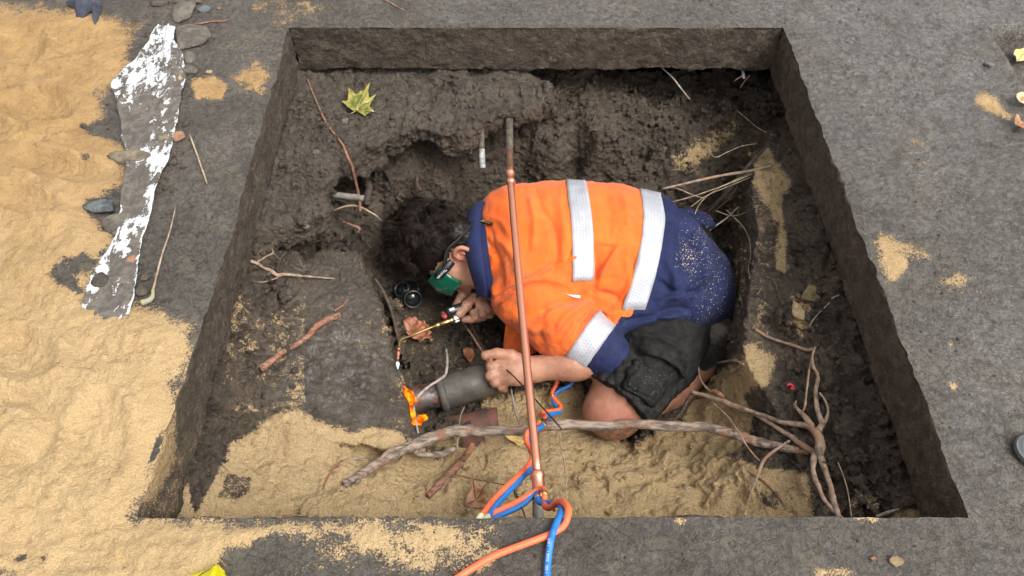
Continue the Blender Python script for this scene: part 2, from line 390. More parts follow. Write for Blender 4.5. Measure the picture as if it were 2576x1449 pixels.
    # crumble: shift lip vertices a little, same shift for the wall tops
    def wob(P_):
        n_ = fbm(P_, 22, 3, .65, 51)*.008 + fbm(P_, 4, 2, .5, 52)*.006
        d = np.zeros_like(P_)
        nx = (np.abs(P_[:, 0]-X0) < 1e-6).astype(float)*-1 + (np.abs(P_[:, 0]-X1) < 1e-6)
        ny = (np.abs(P_[:, 1]-Y0) < 1e-6).astype(float)*-1 + (np.abs(P_[:, 1]-Y1) < 1e-6)
        inr = (P_[:, 0] > X0-1e-6) & (P_[:, 0] < X1+1e-6) & (P_[:, 1] > Y0-1e-6) & (P_[:, 1] < Y1+1e-6)
        bow = np.where(np.abs(P_[:, 0]-X0) < 1e-6, .012*np.sin((P_[:, 1]-Y0)/(Y1-Y0)*math.pi), 0)
        d[:, 0] = nx*inr*(n_-bow); d[:, 1] = ny*inr*n_*.5
        return d
    V[:, :2] += wob(p)[:, :2]
    wet = np.where(far, .3, np.clip(.16+.9*np.exp(-(((px-2280)/330)**2+((py-160)/330)**2))+.45*np.exp(-(((px-2500)/220)**2+((py-900)/500)**2))+.35*((py < 64) & (px > 1100)), 0, 1)*(1-rec*.5))
    och = np.clip(1.15-(py-250)/560, .38, 1)*np.where(px > 700, .5, 1); och = np.where(far, .5, och)
    A = dict(sand=sa, mud=np.clip(1-rec*.35, 0, 1), wet=wet, cut=np.zeros(len(V)), ochre=och, pale=np.clip((py-700)/900, 0, .35))
    # sawn walls of the opening and the underside of the slab
    def wall(line, nrm):
        k = 26; L = len(line); zs = np.linspace(0, -TH, k); B = np.repeat(line[None], k, 0).reshape(-1, 3); Z = np.repeat(zs, L)
        W = B.copy(); d = wob(B); fr = np.repeat(np.linspace(1, .4, k), L)[:, None]; W[:, :2] += d[:, :2]*fr; W[:, 2] = Z
        top = np.repeat(np.arange(k) == 0, L)
        g = np.stack([B[:, 0], B[:, 1], Z], 1); amp = .0045*fbm(g, 60, 3, .65, 61, True)+.008*fbm(g, 12, 3, .55, 62)
        low = np.clip((-Z-(TH-.04))/.04, 0, 1); W += np.array(nrm)*((amp*(1-top))-low*.014*np.abs(fbm(g, 9, 2, .5, 63)))[:, None]
        bot = np.repeat(np.arange(k) == k-1, L); W[:, 2] += np.where(bot, .030*fbm(g, 9, 4, .65, 64)+.006, 0)
        q = np.arange(k*L).reshape(k, L); F = np.stack([q[:-1, :-1], q[:-1, 1:], q[1:, 1:], q[1:, :-1]], -1).reshape(-1, 4)
        # underside
        U = W[-L:].copy(); U[:, :2] -= np.array(nrm)[:2]*.35; W2 = np.vstack([W, U])
        r = np.arange(L-1); F2 = np.stack([(k-1)*L+r, (k-1)*L+r+1, k*L+r+1, k*L+r], 1)
        return W2, np.vstack([F, F2]), top
    ix = np.where((xs >= X0-1e-9) & (xs <= X1+1e-9))[0]; iy = np.where((ys >= Y0-1e-9) & (ys <= Y1+1e-9))[0]
    L0 = lambda X, Y: np.stack([X, Y, np.zeros(len(X))], 1)
    walls = [(L0(xs[ix], np.full(len(ix), Y1)), (0, -1, 0)), (L0(np.full(len(iy), X0), ys[iy]), (1, 0, 0)),
             (L0(np.full(len(iy), X1), ys[iy][::-1]), (-1, 0, 0)), (L0(xs[ix][::-1], np.full(len(ix), Y0)), (0, 1, 0))]
    for line, nrm in walls:
        W, F, top = wall(line, nrm); o = len(V)
        tz = np.zeros(len(W)); 
        # tie the wall top to the height of the sheet
        ii = [np.argmin(abs(xs-a[0]))*m+np.argmin(abs(ys-a[1])) for a in line]; W[:len(line)] = V[ii]
        V = np.vstack([V, W]); Q = np.vstack([Q, F[:, ::-1]+o])
        wx, wy, _ = PX(W); c = np.ones(len(W)); c[:len(line)] = .2
        ws = np.full(len(W), -.9)
        if nrm[0] == 1: ws = np.maximum(ws, sand_of(wx, wy, [([(430, 1060), (470, 900), (440, 1000), (445, 1120), (430, 1190), (400, 1240), (340, 1290), (320, 1200)], 22, .8)])); ws = np.maximum(ws, -.55+.35*np.clip((wy-900)/300, 0, 1))
        for kk, vv in (('sand', ws), ('mud', np.zeros(len(W))), ('wet', np.full(len(W), .25)), ('cut', c), ('ochre', np.full(len(W), .3)), ('pale', np.full(len(W), .2))): A[kk] = np.concatenate([A[kk], vv])
    fx = A['sand'][Q].mean(1)
    isand = (fx > .05) & (np.arange(len(Q)) < keep.sum())
    for nm, msk, kd in (('ground', ~isand, 'structure'), ('sand', isand, 'stuff')):
        u, q = subset(V, Q, msk); o = mk(nm, V[u], q, EARTH, attrs={k: a[u] for k, a in A.items()}, origin=(0, 1.5, 0)); o['kind'] = kd
        if kd == 'stuff': tag(o, 'yellow builders sand spread over the pavement', 'sand')
build_ground()

# ------------------------------------------------------------------ the pit below the slab
CP = [(900,450,-.56),(850,520,-.50),(930,560,-.58),(985,450,-.46),(1100,420,-.47),(1200,390,-.46),(1000,385,-.42),(1150,340,-.42),(1080,490,-.58),(990,545,-.60),
 (700,650,-.42),(640,700,-.34),(620,850,-.33),(560,950,-.31),(700,800,-.43),(650,1000,-.43),(560,1050,-.33),(800,620,-.50),(850,700,-.50),(600,1080,-.40),
 (1035,760,-.68),(1060,830,-.72),(1080,760,-.78),(1150,850,-.82),(1100,930,-.82),(1250,850,-.82),(1300,1000,-.80),(1200,1050,-.77),(1450,1000,-.80),(1400,1080,-.78),(1550,1090,-.80),(955,610,-.60),(975,660,-.64),(1000,710,-.70),(1100,650,-.80),(1060,1020,-.80),
 (1100,1150,-.68),(1300,1200,-.62),(1500,1170,-.72),(1500,1290,-.60),(1700,1150,-.68),(1200,1290,-.52),(900,1150,-.55),(1000,1250,-.50),(740,1075,-.42),(840,1110,-.50),(700,1110,-.46),(800,1200,-.45),(620,1150,-.42),(560,1250,-.34),(650,1290,-.36),(900,1290,-.42),
 (1750,1000,-.78),(1700,1060,-.78),(1850,1100,-.60),(1900,1250,-.50),(1700,1290,-.55),(1650,940,-.80),(1780,880,-.78),
 (1850,920,-.66),(1895,890,-.54),(1850,700,-.76),(1840,620,-.76),(1850,560,-.74),(1960,600,-.34),(1900,480,-.42),(1960,450,-.33),(1950,800,-.34),(2050,900,-.31),(1950,1000,-.44),(2050,1100,-.37),(2000,1200,-.43),(2150,1250,-.32),(2250,1280,-.27),(2150,1100,-.30),
 (1800,450,-.50),(1750,400,-.45),(1700,350,-.38),(1450,270,-.33),(1500,310,-.34),(1500,380,-.42),(1400,400,-.46),(1450,450,-.60),(1600,380,-.42),(1600,440,-.58),(1350,330,-.38),(1320,420,-.55),(1750,260,-.42),(1850,235,-.46),(1500,225,-.34),(1850,300,-.42),(1500,600,-.8),(1700,700,-.8),(1300,600,-.8),(1400,800,-.82)]
CW = [(x, 2.66, -.28) for x in (-1, -.6, -.2, .2)]+[(x, 2.66, -.40) for x in (.5, .75, 1.0, 1.25)]+[(x, 2.44, -.36) for x in (.25, .5)]+[(x, 2.44, -.42) for x in (.68, .85, .97)]+[(-1.02, y, -.19) for y in (.6, 1., 1.4, 1.8, 2.2)]+[(-.83, y, -.24) for y in (.7, 1.0, 1.3, 1.6)]+[(1.22, y, -.2) for y in (.6, 1, 1.4, 1.8, 2.2)]+[(1.0, y, -.30) for y in (.9, 1.2, 1.5, 1.8, 2.1)]+[(-.8, .4, -.25), (-.4, .4, -.4), (0, .4, -.5), (.5, .4, -.45), (.9, .4, -.25)]
SHELF = [(700,150),(765,170),(1000,170),(1240,190),(1385,225),(1392,268),(1330,285),(1255,305),(1215,318),(1180,345),(1110,345),(1050,330),(985,355),(935,372),(895,385),(858,428),(848,455),(822,480),(822,545),(775,575),(720,590),(668,612),(640,620),(600,560),(560,600)]
SLOT = [(950, 722, -.56), (966, 760, -.58), (983, 810, -.60), (996, 855, -.61), (1008, 895, -.62), (1020, 935, -.63)]
BANK = [(1935,330),(1905,400),(1890,470),(1897,560),(1894,660),(1882,760),(1880,850),(1925,950),(1990,1030),(2060,1010),(2105,930),(2080,850),(2055,780),(2020,690),(2012,600),(2000,480),(1980,380)]
PLATE = [(895,640),(925,680),(945,725),(965,790),(985,850),(1005,905),(1025,962),(1040,1010),(1052,1050),(1064,1095),(1000,1110),(820,1110),(700,1080),(660,980),(690,860),(740,740),(800,650)]
PSAND = [
 ([(470,1310),(520,1230),(560,1160),(580,1110),(640,1090),(690,1040),(740,1028),(800,1060),(880,1085),(960,1075),(1050,1110),(1110,1090),(1190,1105),(1400,1115),(1700,1120),(1850,1140),(1960,1170),(2030,1180),(2050,1310)], 22, 1),
 ([(1230,1000),(1300,985),(1460,960),(1480,1000),(1470,1060),(1600,1110),(1700,1060),(1780,950),(1850,900),(1890,860),(1950,900),(1940,960),(1880,1000),(1900,1060),(1870,1150),(1700,1180),(1200,1180),(1090,1130),(1180,1080),(1200,1040)], 24, .8),
 ([(420,1310),(440,1240),(475,1215),(495,1310)], 10, .8), ([(1690,400),(1760,350),(1850,310),(1860,340),(1800,390),(1760,430),(1700,430)], 24, .5),
 ([(1880,380),(1930,370),(1985,440),(1970,520),(1985,590),(1970,680),(1945,640),(1950,560),(1900,470)], 16, .6), ([(1985,740),(2030,730),(2060,760),(2010,840),(1990,810)], 12, .35),
 ([(2250,1290),(2300,1270),(2350,1300),(2330,1312),(2250,1312)], 10, .6), ([(1090,850),(1200,900),(1230,960),(1120,960)], 40, .1), ([(660,820),(690,880),(650,960),(640,900)], 26, -.1), ([(950,820),(1000,810),(1010,850),(960,850)], 16, .05),
 ([(2090,1285),(2300,1285),(2300,1312),(2090,1312)], 14, .0), ([(1780,460),(1860,460),(1900,560),(1890,760),(1830,860),(1840,560)], 30, .35), ([(1890,470),(1905,560),(1900,760),(1890,860),(1925,900),(1935,700),(1925,520)], 20, .15), ([(1950,590),(1985,590),(1975,690),(1950,680)], 10, .7), ([(1905,375),(1935,360),(1960,420),(1990,450),(1985,490),(1920,480)], 12, .7)]
DARKS = [([(560,1180),(640,1190),(640,1240),(600,1270),(540,1260)], 20), ([(1840,1140),(1960,1130),(1990,1180),(1900,1190),(1860,1160)], 25), ([(1060,1120),(1130,1110),(1110,1170),(1070,1150)], 12), ([(1420,1290),(1100,1280),(1230,1268)], 10), ([(1100,1040),(1250,1020),(1180,1080),(1060,1070)], 20), ([(1900,1230),(1970,1230),(1960,1290),(1920,1280)], 12), ([(495,1120),(560,1100),(540,1200),(490,1290),(480,1220)], 14)]
def rbf(P0, z, q, sm=.0006):
    D = np.linalg.norm(P0[:, None]-P0[None], axis=2); n = len(P0)
    A = np.zeros((n+3, n+3)); A[:n, :n] = -D-np.eye(n)*0-np.eye(n)*-sm; A[:n, n] = 1; A[:n, n+1:] = P0; A[n, :n] = 1; A[n+1:, :n] = P0.T
    w_ = np.linalg.solve(A, np.concatenate([z, np.zeros(3)]))
    out = np.zeros(len(q))
    for i in range(0, len(q), 20000):
        d = np.linalg.norm(q[i:i+20000, None]-P0[None], axis=2); out[i:i+20000] = -d@w_[:n]+w_[n]+q[i:i+20000]@w_[n+1:]
    return out
def build_pit():
    h = .0068; lo = np.array([-1.0, .42, -.93]); nx, ny, nz = 327, 332, 113
    xs = lo[0]+np.arange(nx)*h; ys = lo[1]+np.arange(ny)*h; zs = lo[2]+np.arange(nz)*h
    cp = np.array([list(P(*c)) for c in CP]+[list(c) for c in CW])
    GX, GY = np.meshgrid(xs, ys, indexing='ij'); g = np.stack([GX.ravel(), GY.ravel()], 1)
    H = rbf(cp[:, :2], cp[:, 2], g); H = np.clip(H, -.86, -.17); H = H.reshape(nx, ny)
    shelf = np.array([P(x, y, -.27)[:2] for x, y in SHELF]); sd = sdpoly(g, shelf)
    g3 = np.stack([g[:, 0], g[:, 1], np.zeros(len(g))], 1); sd += .012*fbm(g3, 14, 3, .6, 71)+.008*fbm(g3, 40, 2, .6, 72); sd = sd.reshape(nx, ny)
    dw = np.minimum(2.42-GY, GX+.83)                       # shelf tilts down away from the walls
    top = -.205-.13*np.clip(dw, 0, .7)**.8
    plate = np.array([P(x, y, -.48)[:2] for x, y in PLATE]); pd = (sdpoly(g, plate)+.004*fbm(g3, 30, 3, .6, 73)).reshape(nx, ny)
    a, b_, c_ = P(720, 850, -.43), P(950, 740, -.50), P(1045, 1060, -.55)
    nrm = np.cross(b_-a, c_-a); ptop = a[2]-((GX-a[0])*nrm[0]+(GY-a[1])*nrm[1])/nrm[2]
    Z = zs[None, None, :]
    F = (Z-H[:, :, None])*.75
    fs = np.maximum(np.maximum(sd[:, :, None], Z-top[:, :, None]), (top[:, :, None]-.085-.05*np.clip(-sd, 0, .3)[:, :, None])-Z)
    fp = np.maximum(pd[:, :, None], (Z-ptop[:, :, None]))
    F = F.astype(np.float32); fs = fs.astype(np.float32); fp = fp.astype(np.float32)
    bank = np.array([P(x, y, -.34)[:2] for x, y in BANK]); bd = (sdpoly(g, bank)+.018*fbm(g3, 9, 3, .6, 74)).reshape(nx, ny)
    btop = np.interp(GY, [1.2, 1.5, 1.9, 2.2], [-.40, -.345, -.32, -.33])
    fb = np.maximum(bd[:, :, None], Z-btop[:, :, None]).astype(np.float32)
    base = smin(smin(smin(F, fs, .02), fp, .012), fb, .05)
    for A_, B_ in zip(SLOT[:-1], SLOT[1:]):
        a3, b3 = P(*A_), P(*B_)
        for dz in (0, -.06, -.12, -.18):
            p0, p1 = a3[:2], b3[:2]; e = p1-p0; t = np.clip(((g-p0)@e)/(e@e), 0, 1); d2 = np.linalg.norm(g-p0-t[:, None]*e, axis=1).reshape(nx, ny)
        zt = a3[2]-.24; cutv = np.maximum(d2[:, :, None]-.021, zt-Z).astype(np.float32); base = np.maximum(base, -cutv)
    kind = np.where((fs < F) & (fs < fp) & (fs < fb), 1, np.where((fp < F) & (fp < fb), 2, np.where(fb < F, 3, 0)))
    I = np.argwhere(np.abs(base) < .09); q = lo+I*h; ii = tuple(I.T)
    px, py, _ = PX(q); sandy = np.clip(sand_of(px, py, PSAND)+.3, 0, 1); kd = kind[ii]
    big = fbm(q, 5.5, 2, .5, 81); cl = fbm(q, 10, 4, .62, 83, True)*.7+fbm(q, 9, 4, .6, 84)*.5; cl2 = fbm(q, 34, 3, .65, 85, True)
    amp = np.where(kd == 1, .62, np.where(kd == 2, .24, np.where(kd == 3, .34, 1.)))*(1-.72*sandy)
    disp = amp*(.035*big+.055*cl+.026*cl2) + (1-amp)*.006*fbm(q, 20, 3, .55, 86)
    disp += sandy*(.048*fbm(q, 5, 3, .55, 88)+.005*cl2+.014*fbm(q, 16, 3, .6, 89))
    out = base.copy(); out[ii] = base[ii]-disp.astype(np.float32)
    out[:, :, 0] = -1
    V, Q = surface_nets(out, lo, h)
    N = vnormals(V, Q)
    px, py, _ = PX(V)
    sa = sand_of(px, py, PSAND)
    p2 = np.stack([px, py], 1)
    sa = np.where((sa > -.98) & (sa < .98), sa+.40*fbm(V, 7, 3, .5, 95)+.25*fbm(V, 24, 2, .5, 96), sa)
    for poly, so in DARKS: sa -= np.clip(-sdpoly(p2, poly)/so+.3, 0, 1)*1.1
    sa -= np.clip(.55-N[:, 2], 0, 1)*.6*(sa < .8)
    sa = np.maximum(sa, -.98)
    V = V + N*(.0042*fbm(V, 130, 2, .6, 91)+.0068*fbm(V, 46, 3, .65, 92, True)*(1-.75*np.clip(sa+.2, 0, 1)))[:, None]
    shf = np.clip(-sdpoly(V[:, :2], shelf)/.02, 0, 1)*(V[:, 2] > -.40)
    plt = np.clip(-sdpoly(V[:, :2], plate)/.02, 0, 1)*(N[:, 2] > .4)
    wet = .12+.95*np.exp(-(((px-850)/110)**2+((py-900)/130)**2))*plt + .15*plt
    mud = np.clip(shf*.42*np.clip(N[:, 2]*1.3, 0, 1)+plt*.35, 0, 1)
    och = np.full(len(V), .05)
    A = dict(sand=sa, mud=mud, wet=np.clip(wet, 0, 1), cut=np.zeros(len(V)), ochre=och, pale=np.full(len(V), .75))
    keep = ~((V[Q][:, :, 2].mean(1) > -.13))
    isand = (sa[Q].mean(1) > .05)
    for nm, msk, kdn in (('soil', keep & ~isand, 'structure'), ('pit_sand', keep & isand, 'stuff')):
        u, qq = subset(V, Q, msk); o = mk(nm, V[u], qq, EARTH, attrs={k: a_[u] for k, a_ in A.items()}, origin=(0, 1.5, -.9)); o['kind'] = kdn
        if kdn == 'stuff': tag(o, 'pale yellow sand heaped on the bottom of the pit', 'sand')
    return V, Q
PITV, PITQ = build_pit()
_bv = BVHTree.FromPolygons([tuple(v) for v in PITV], [tuple(int(i) for i in f) for f in PITQ])
def ground_at(x, y, off=0.):
    """where the photograph's pixel meets the pit's soil, lifted by off towards the camera"""
    d = Vector(P(x, y, 0)-np.array([0, 0, 1.6])).normalized(); hit = _bv.ray_cast(Vector((0, 0, 1.6)), d)
    if hit[0] is None: return P(x, y, -.6)
    return np.array(hit[0]-d*off)
def down(X, Y, z0=-.05):
    hit = _bv.ray_cast(Vector((X, Y, z0)), Vector((0, 0, -1)))
    return hit[0][2] if hit[0] else -.8
# ------------------------------------------------------------------ the worker: implicit shapes meshed by surface nets
class Vol:
    def __init__(s, lo, hi, h):
        s.lo = np.array(lo, float); s.h = h; s.n = np.ceil((np.array(hi)-s.lo)/h).astype(int)+1; s.F = np.full(s.n, .3, np.float32)
    def _sub(s, lo, hi):
        a = np.clip(np.floor((np.array(lo)-s.lo)/s.h).astype(int), 0, s.n); b = np.clip(np.ceil((np.array(hi)-s.lo)/s.h).astype(int)+1, 0, s.n)
        sl = tuple(slice(a[i], b[i]) for i in range(3))
        ax = [s.lo[i]+np.arange(a[i], b[i])*s.h for i in range(3)]
        return sl, np.stack(np.meshgrid(*ax, indexing='ij'), -1)
    def add(s, fn, lo, hi, k=.02, cut=False):
        m = k+3*s.h; sl, p = s._sub(np.array(lo)-m, np.array(hi)+m)
        if p.size == 0: return
        sh = p.shape[:3]; d = fn(p.reshape(-1, 3)).reshape(sh).astype(np.float32)
        if cut: s.F[sl] = -smin(-s.F[sl], d, k)
        else: s.F[sl] = smin(s.F[sl], d, k)
    def cap(s, a, b, ra, rb=None, k=.02, **kw):
        a = np.array(a, float); b = np.array(b, float); rb = ra if rb is None else rb; e = b-a; L = max(e@e, 1e-12)
        def fn(p):
            t = np.clip(((p-a)@e)/L, 0, 1); return np.linalg.norm(p-a-t[:, None]*e, axis=1)-(ra+(rb-ra)*t)
        r = max(ra, rb); s.add(fn, np.minimum(a, b)-r, np.maximum(a, b)+r, k, **kw)
    def chain(s, pts, rs, k=.02):
        for i in range(len(pts)-1): s.cap(pts[i], pts[i+1], rs[i], rs[i+1], k)
    def ell(s, c, R, k=.02, M=None, **kw):
        c = np.array(c, float); R = np.array(R, float); M = np.eye(3) if M is None else M
        def fn(p):
            q = (p-c)@M.T; l = np.linalg.norm(q/R, axis=1); g = np.linalg.norm(q/R**2, axis=1); return l*(l-1)/np.maximum(g, 1e-6)
        r = R.max(); s.add(fn, c-r, c+r, k, **kw)
    def mesh(s): return surface_nets(s.F, s.lo, s.h)
nrm_ = lambda v: np.array(v, float)/np.linalg.norm(v)
# head frame: f = where the face looks, u = crown, l = the worker's left
HF = nrm_((-.62, -.45, -.65)); HU = nrm_((-.80, .28, .46)); HU = nrm_(HU-HF*(HU@HF)); HL = np.cross(HU, HF)
EAR = P(1164, 655, -.44); HC = EAR-.088*HL
HM = np.stack([HF, HL, HU])
hd = lambda f, l, u: HC+HF*f+HL*l+HU*u
def torso_fn(grow=0., tail=True):
    X_ = np.array([-.16, -.12, -.07, .0, .10, .25, .42, .55, .66, .74, .79, .815])
    yc = np.array([1.80, 1.80, 1.80, 1.795, 1.79, 1.785, 1.78, 1.745, 1.685, 1.66, 1.65, 1.64])
    zc = np.array([-.50, -.50, -.50, -.51, -.52, -.525, -.53, -.535, -.55, -.57, -.585, -.59])
    ry = np.array([.02, .10, .18, .245, .28, .29, .287, .272, .235, .18, .12, .02])
    rz = np.array([.02, .06, .115, .16, .19, .205, .207, .198, .175, .14, .095, .02])
    def fn(p):
        x = p[:, 0]; a = lambda v: np.interp(x, X_, v)
        A = np.maximum(a(ry)+grow, .008); B = np.maximum(a(rz)+grow, .008); y = p[:, 1]-a(yc); z = p[:, 2]-a(zc)
        l = np.sqrt((y/A)**2+(z/B)**2)+1e-9; g = np.sqrt((y/A**2)**2+(z/B**2)**2)+1e-9
        d = l*(l-1)/g*.85
        return np.maximum(d, np.maximum(X_[0]-x, x-X_[-1])*.8)
    return fn, (-.18, 1.45, -.8), (.84, 2.12, -.28)
SH = P(1335, 752, -.50); UA = P(1405, 812, -.53); CU = P(1486, 868, -.56); EL = P(1530, 900, -.575)
WR = P(1338, 930, -.62); KN = P(1545, 1030, -.70)
HIP = P(1728, 800, -.62); HEM = P(1575, 985, -.66)
def build_body():
    v = Vol((-.55, .95, -.86), (.92, 2.15, -.2), .0048)
    fn, lo, hi = torso_fn(-.035); v.add(fn, lo, hi, .02)
    # head
    v.ell(hd(.022, 0, .098), (.118, .094, .120), .02, HM)                       # skull
    v.ell(hd(.055, 0, -.005), (.078, .074, .105), .045, HM)                      # face
    v.cap(hd(.045, .045, -.085), hd(.095, .008, -.105), .028, .026, .04); v.cap(hd(.045, -.045, -.085), hd(.095, -.008, -.105), .028, .026, .04)   # jaw
    v.cap(hd(-.01, .062, -.03), hd(.04, .05, -.085), .026, .024, .035)
    v.cap(hd(.115, 0, .035), hd(.142, 0, -.015), .010, .017, .018)               # nose
    v.cap(hd(.10, .018, .048), hd(.088, .058, .045), .014, .012, .02); v.cap(hd(.10, -.018, .048), hd(.088, -.058, .045), .014, .012, .02)  # brows
    v.cap(hd(.118, .020, -.052), hd(.118, -.020, -.052), .008, .008, .008); v.cap(hd(.116, .018, -.066), hd(.116, -.018, -.066), .009, .009, .008)  # lips
    v.ell(hd(.098, .034, .018), (.016, .02, .014), .006, HM, cut=True); v.ell(hd(.098, -.034, .018), (.016, .02, .014), .006, HM, cut=True)
    v.ell(hd(.092, .034, .018), (.014, .014, .014), .004, HM); v.ell(hd(.092, -.034, .018), (.014, .014, .014), .004, HM)
    v.ell(hd(.07, .056, -.02), (.03, .02, .034), .03, HM); v.ell(hd(.07, -.056, -.02), (.03, .02, .034), .03, HM)     # cheeks
    for sg in (1, -1):                                                             # ears: rim, lobe, bowl
        e = lambda f, u, l=0.: hd(-.012+f, sg*(.088+l), u-.002)
        rim = cr([e(.014, .012, .0), e(.012, .036, .010), e(-.010, .047, .020), e(-.031, .036, .026), e(-.038, .010, .026), e(-.028, -.018, .020), e(-.012, -.036, .012), e(.004, -.034, .004)], 3)
        for i in range(len(rim)-1): v.cap(rim[i], rim[i+1], .0078, .0078, .003)
        v.ell(e(-.012, .004, .004), (.024, .009, .036), .004, HM)
        v.cap(e(-.012, .024, .014), e(-.022, -.004, .018), .0055, .0055, .004); v.ell(e(-.006, -.004, .012), (.010, .010, .013), .003, HM, cut=True)
        v.cap(e(-.008, -.034, .012), e(-.002, -.03, .008), .009, .009, .004)
    nb = P(1270, 650, -.53); v.chain([hd(-.04, 0, -.02), hd(-.05, 0, -.08), nb], [.068, .068, .07], .03)   # neck
    # near arm, hand closed on the pipe
    v.chain([SH+np.array([0,0,-.03]), UA, EL], [.06, .06, .055], .02); v.chain([EL+np.array([.012, 0, 0]), EL*.55+WR*.45+np.array([0, .0, .005]), WR], [.058, .060, .040], .03)
    q = lambda x, y, z: P(x, y, z)
    v.chain([WR, q(1308, 928, -.615), q(1285, 930, -.61)], [.040, .040, .036], .03)
    v.cap(q(1300, 912, -.60), q(1262, 918, -.60), .028, .022, .02); v.cap(q(1300, 950, -.62), q(1266, 954, -.62), .03, .022, .02); v.cap(q(1292, 935, -.61), q(1258, 938, -.61), .03, .022, .02)
    v.chain([q(1312, 912, -.595), q(1285, 895, -.575), q(1250, 889, -.57), q(1221, 894, -.575)], [.027, .023, .0185, .0165], .006)    # thumb
    k2 = .003
    v.chain([q(1262, 917, -.60), q(1234, 922, -.59), q(1230, 908, -.625), q(1246, 903, -.635)], [.020, .0175, .0155, .014], k2)      # index
    v.chain([q(1262, 935, -.605), q(1233, 946, -.605), q(1232, 955, -.665), q(1247, 962, -.69)], [.020, .018, .016, .0145], k2)
    v.chain([q(1266, 948, -.615), q(1244, 963, -.625), q(1243, 966, -.68), q(1256, 972, -.70)], [.019, .017, .015, .014], k2)
    v.chain([q(1276, 958, -.625), q(1260, 974, -.645), q(1260, 976, -.69), q(1270, 980, -.71)], [.017, .0150, .0135, .0125], k2)
    for a in (q(1236, 924, -.585), q(1236, 945, -.600), q(1247, 962, -.62), q(1262, 972, -.64)): v.ell(a, (.014, .014, .011), .008)
    # far arm, hand on the torch
    FE = P(1345, 640, -.74); FW_ = P(1236, 742, -.655)
    v.chain([P(1300, 560, -.52), FE, FW_], [.07, .055, .040], .03)
    v.chain([FW_, q(1218, 748, -.645), q(1205, 756, -.64)], [.038, .040, .034], .02)
    v.chain([q(1215, 742, -.63), q(1190, 738, -.62), q(1160, 748, -.61), q(1146, 772, -.62)], [.026, .021, .0175, .0155], .006)      # index
    v.chain([q(1222, 752, -.61), q(1196, 752, -.585), q(1172, 770, -.575), q(1155, 789, -.58)], [.028, .024, .019, .0175], .004)     # thumb
    v.chain([q(1232, 765, -.64), q(1215, 795, -.645), q(1193, 797, -.625), q(1188, 780, -.60)], [.022, .019, .017, .0155], k2)
    v.chain([q(1240, 765, -.63), q(1232, 790, -.63), q(1212, 789, -.61), q(1207, 770, -.59)], [.021, .018, .0165, .015], k2)
    v.chain([q(1245, 760, -.62), q(1244, 780, -.61), q(1228, 780, -.595), q(1220, 764, -.585)], [.018, .016, .015, .0135], k2)
    v.chain([q(1205, 800, -.65), q(1185, 803, -.635), q(1167, 803, -.625)], [.016, .0155, .014], k2)
    # legs
    v.chain([HIP+np.array([0, 0, -.02]), HEM, KN], [.10, .105, .098], .04); v.ell(KN+np.array([-.01, -.01, .0]), (.085, .08, .075), .05)
    AN = P(1800, 868, -.74); v.chain([KN+np.array([.03, .02, -.02]), P(1690, 962, -.72), P(1748, 912, -.73), AN], [.085, .088, .075, .045], .02)
    k3 = KN+np.array([.02, .38, 0]); v.chain([P(1700, 640, -.58), k3], [.12, .085], .03); v.chain([k3, AN+np.array([0.02, .3, 0])], [.08, .05], .02)
    V, Q = v.mesh(); V = smooth_mesh(V, Q, 1, .4)
    N = vnormals(V, Q); V = V+N*(.0012*fbm(V, 50, 3, .6, 101))[:, None]
    return V, Q
def skin_mat():
    b = NB('skin'); n = b.noise(18, 4, .6); n2 = b.noise(140, 4, .6); red = b.attr('red'); dirt = b.attr('dirt')
    c = b.mix(b.ramp(n, .35, .65), (.35, .165, .105), (.43, .22, .145)); c = b.mix(red, c, (.50, .15, .12))
    c = b.mix(b.ramp(n2, .5, .75, 0, .3), c, (.28, .13, .085)); c = b.mix(b.math('MULTIPLY', dirt, b.ramp(b.noise(60, 5, .7), .38, .6)), c, (.13, .085, .06))
    b.base(c); b.set(Roughness=b.ramp(n2, .3, .7, .42, .6)); b.b.inputs['Subsurface Weight'].default_value = .08
    b.b.inputs['Subsurface Radius'].default_value = (.01, .004, .002); b.bump(b.noise(420, 3, .6), .35, .002); return b.m
def cloth(name, c, c2, dirtc=(.10, .08, .06), sandy=0., weave=1400, sheen=.15):
    b = NB(name); n = b.noise(7, 4, .6); c_ = b.mix(b.ramp(n, .3, .7), c, c2)
    d = b.attr('dirt'); c_ = b.mix(b.math('MULTIPLY', d, b.ramp(b.noise(38, 6, .7), .40, .62)), c_, dirtc)
    c_ = b.mix(b.ramp(b.noise(120, 5, .7, off=4), .70, .76, 0, .8), c_, dirtc)
    if sandy:
        sp = b.attr('speck'); q = b.math('ADD', b.math('MULTIPLY', b.math('SUBTRACT', b.noise(190, 4, .7), .615), 6), b.math('SUBTRACT', sp, 1.0))
        c_ = b.mix(b.ramp(q, -.03, .08), c_, (.62, .50, .33))
    b.base(c_); b.set(Roughness=.8); b.b.inputs['Sheen Weight'].default_value = sheen
    b.b.inputs['Specular IOR Level'].default_value = .25
    h = b.math('ADD', b.math('MULTIPLY', b.noise(weave, 1, .5), .3), b.noise(90, 4, .6)); b.bump(h, .35, .004); return b.m
ORANGE = cloth('orange_cotton', (.74, .112, .012), (.82, .155, .020), dirtc=(.30, .10, .04))
NAVY = cloth('navy_cotton', (.007, .012, .052), (.012, .020, .078), dirtc=(.045, .047, .07), sandy=1, sheen=.03)
BLACKC = cloth('black_cotton', (.0045, .0045, .005), (.010, .010, .011), dirtc=(.032, .031, .029), sandy=1, sheen=.0)
SKIN = skin_mat()
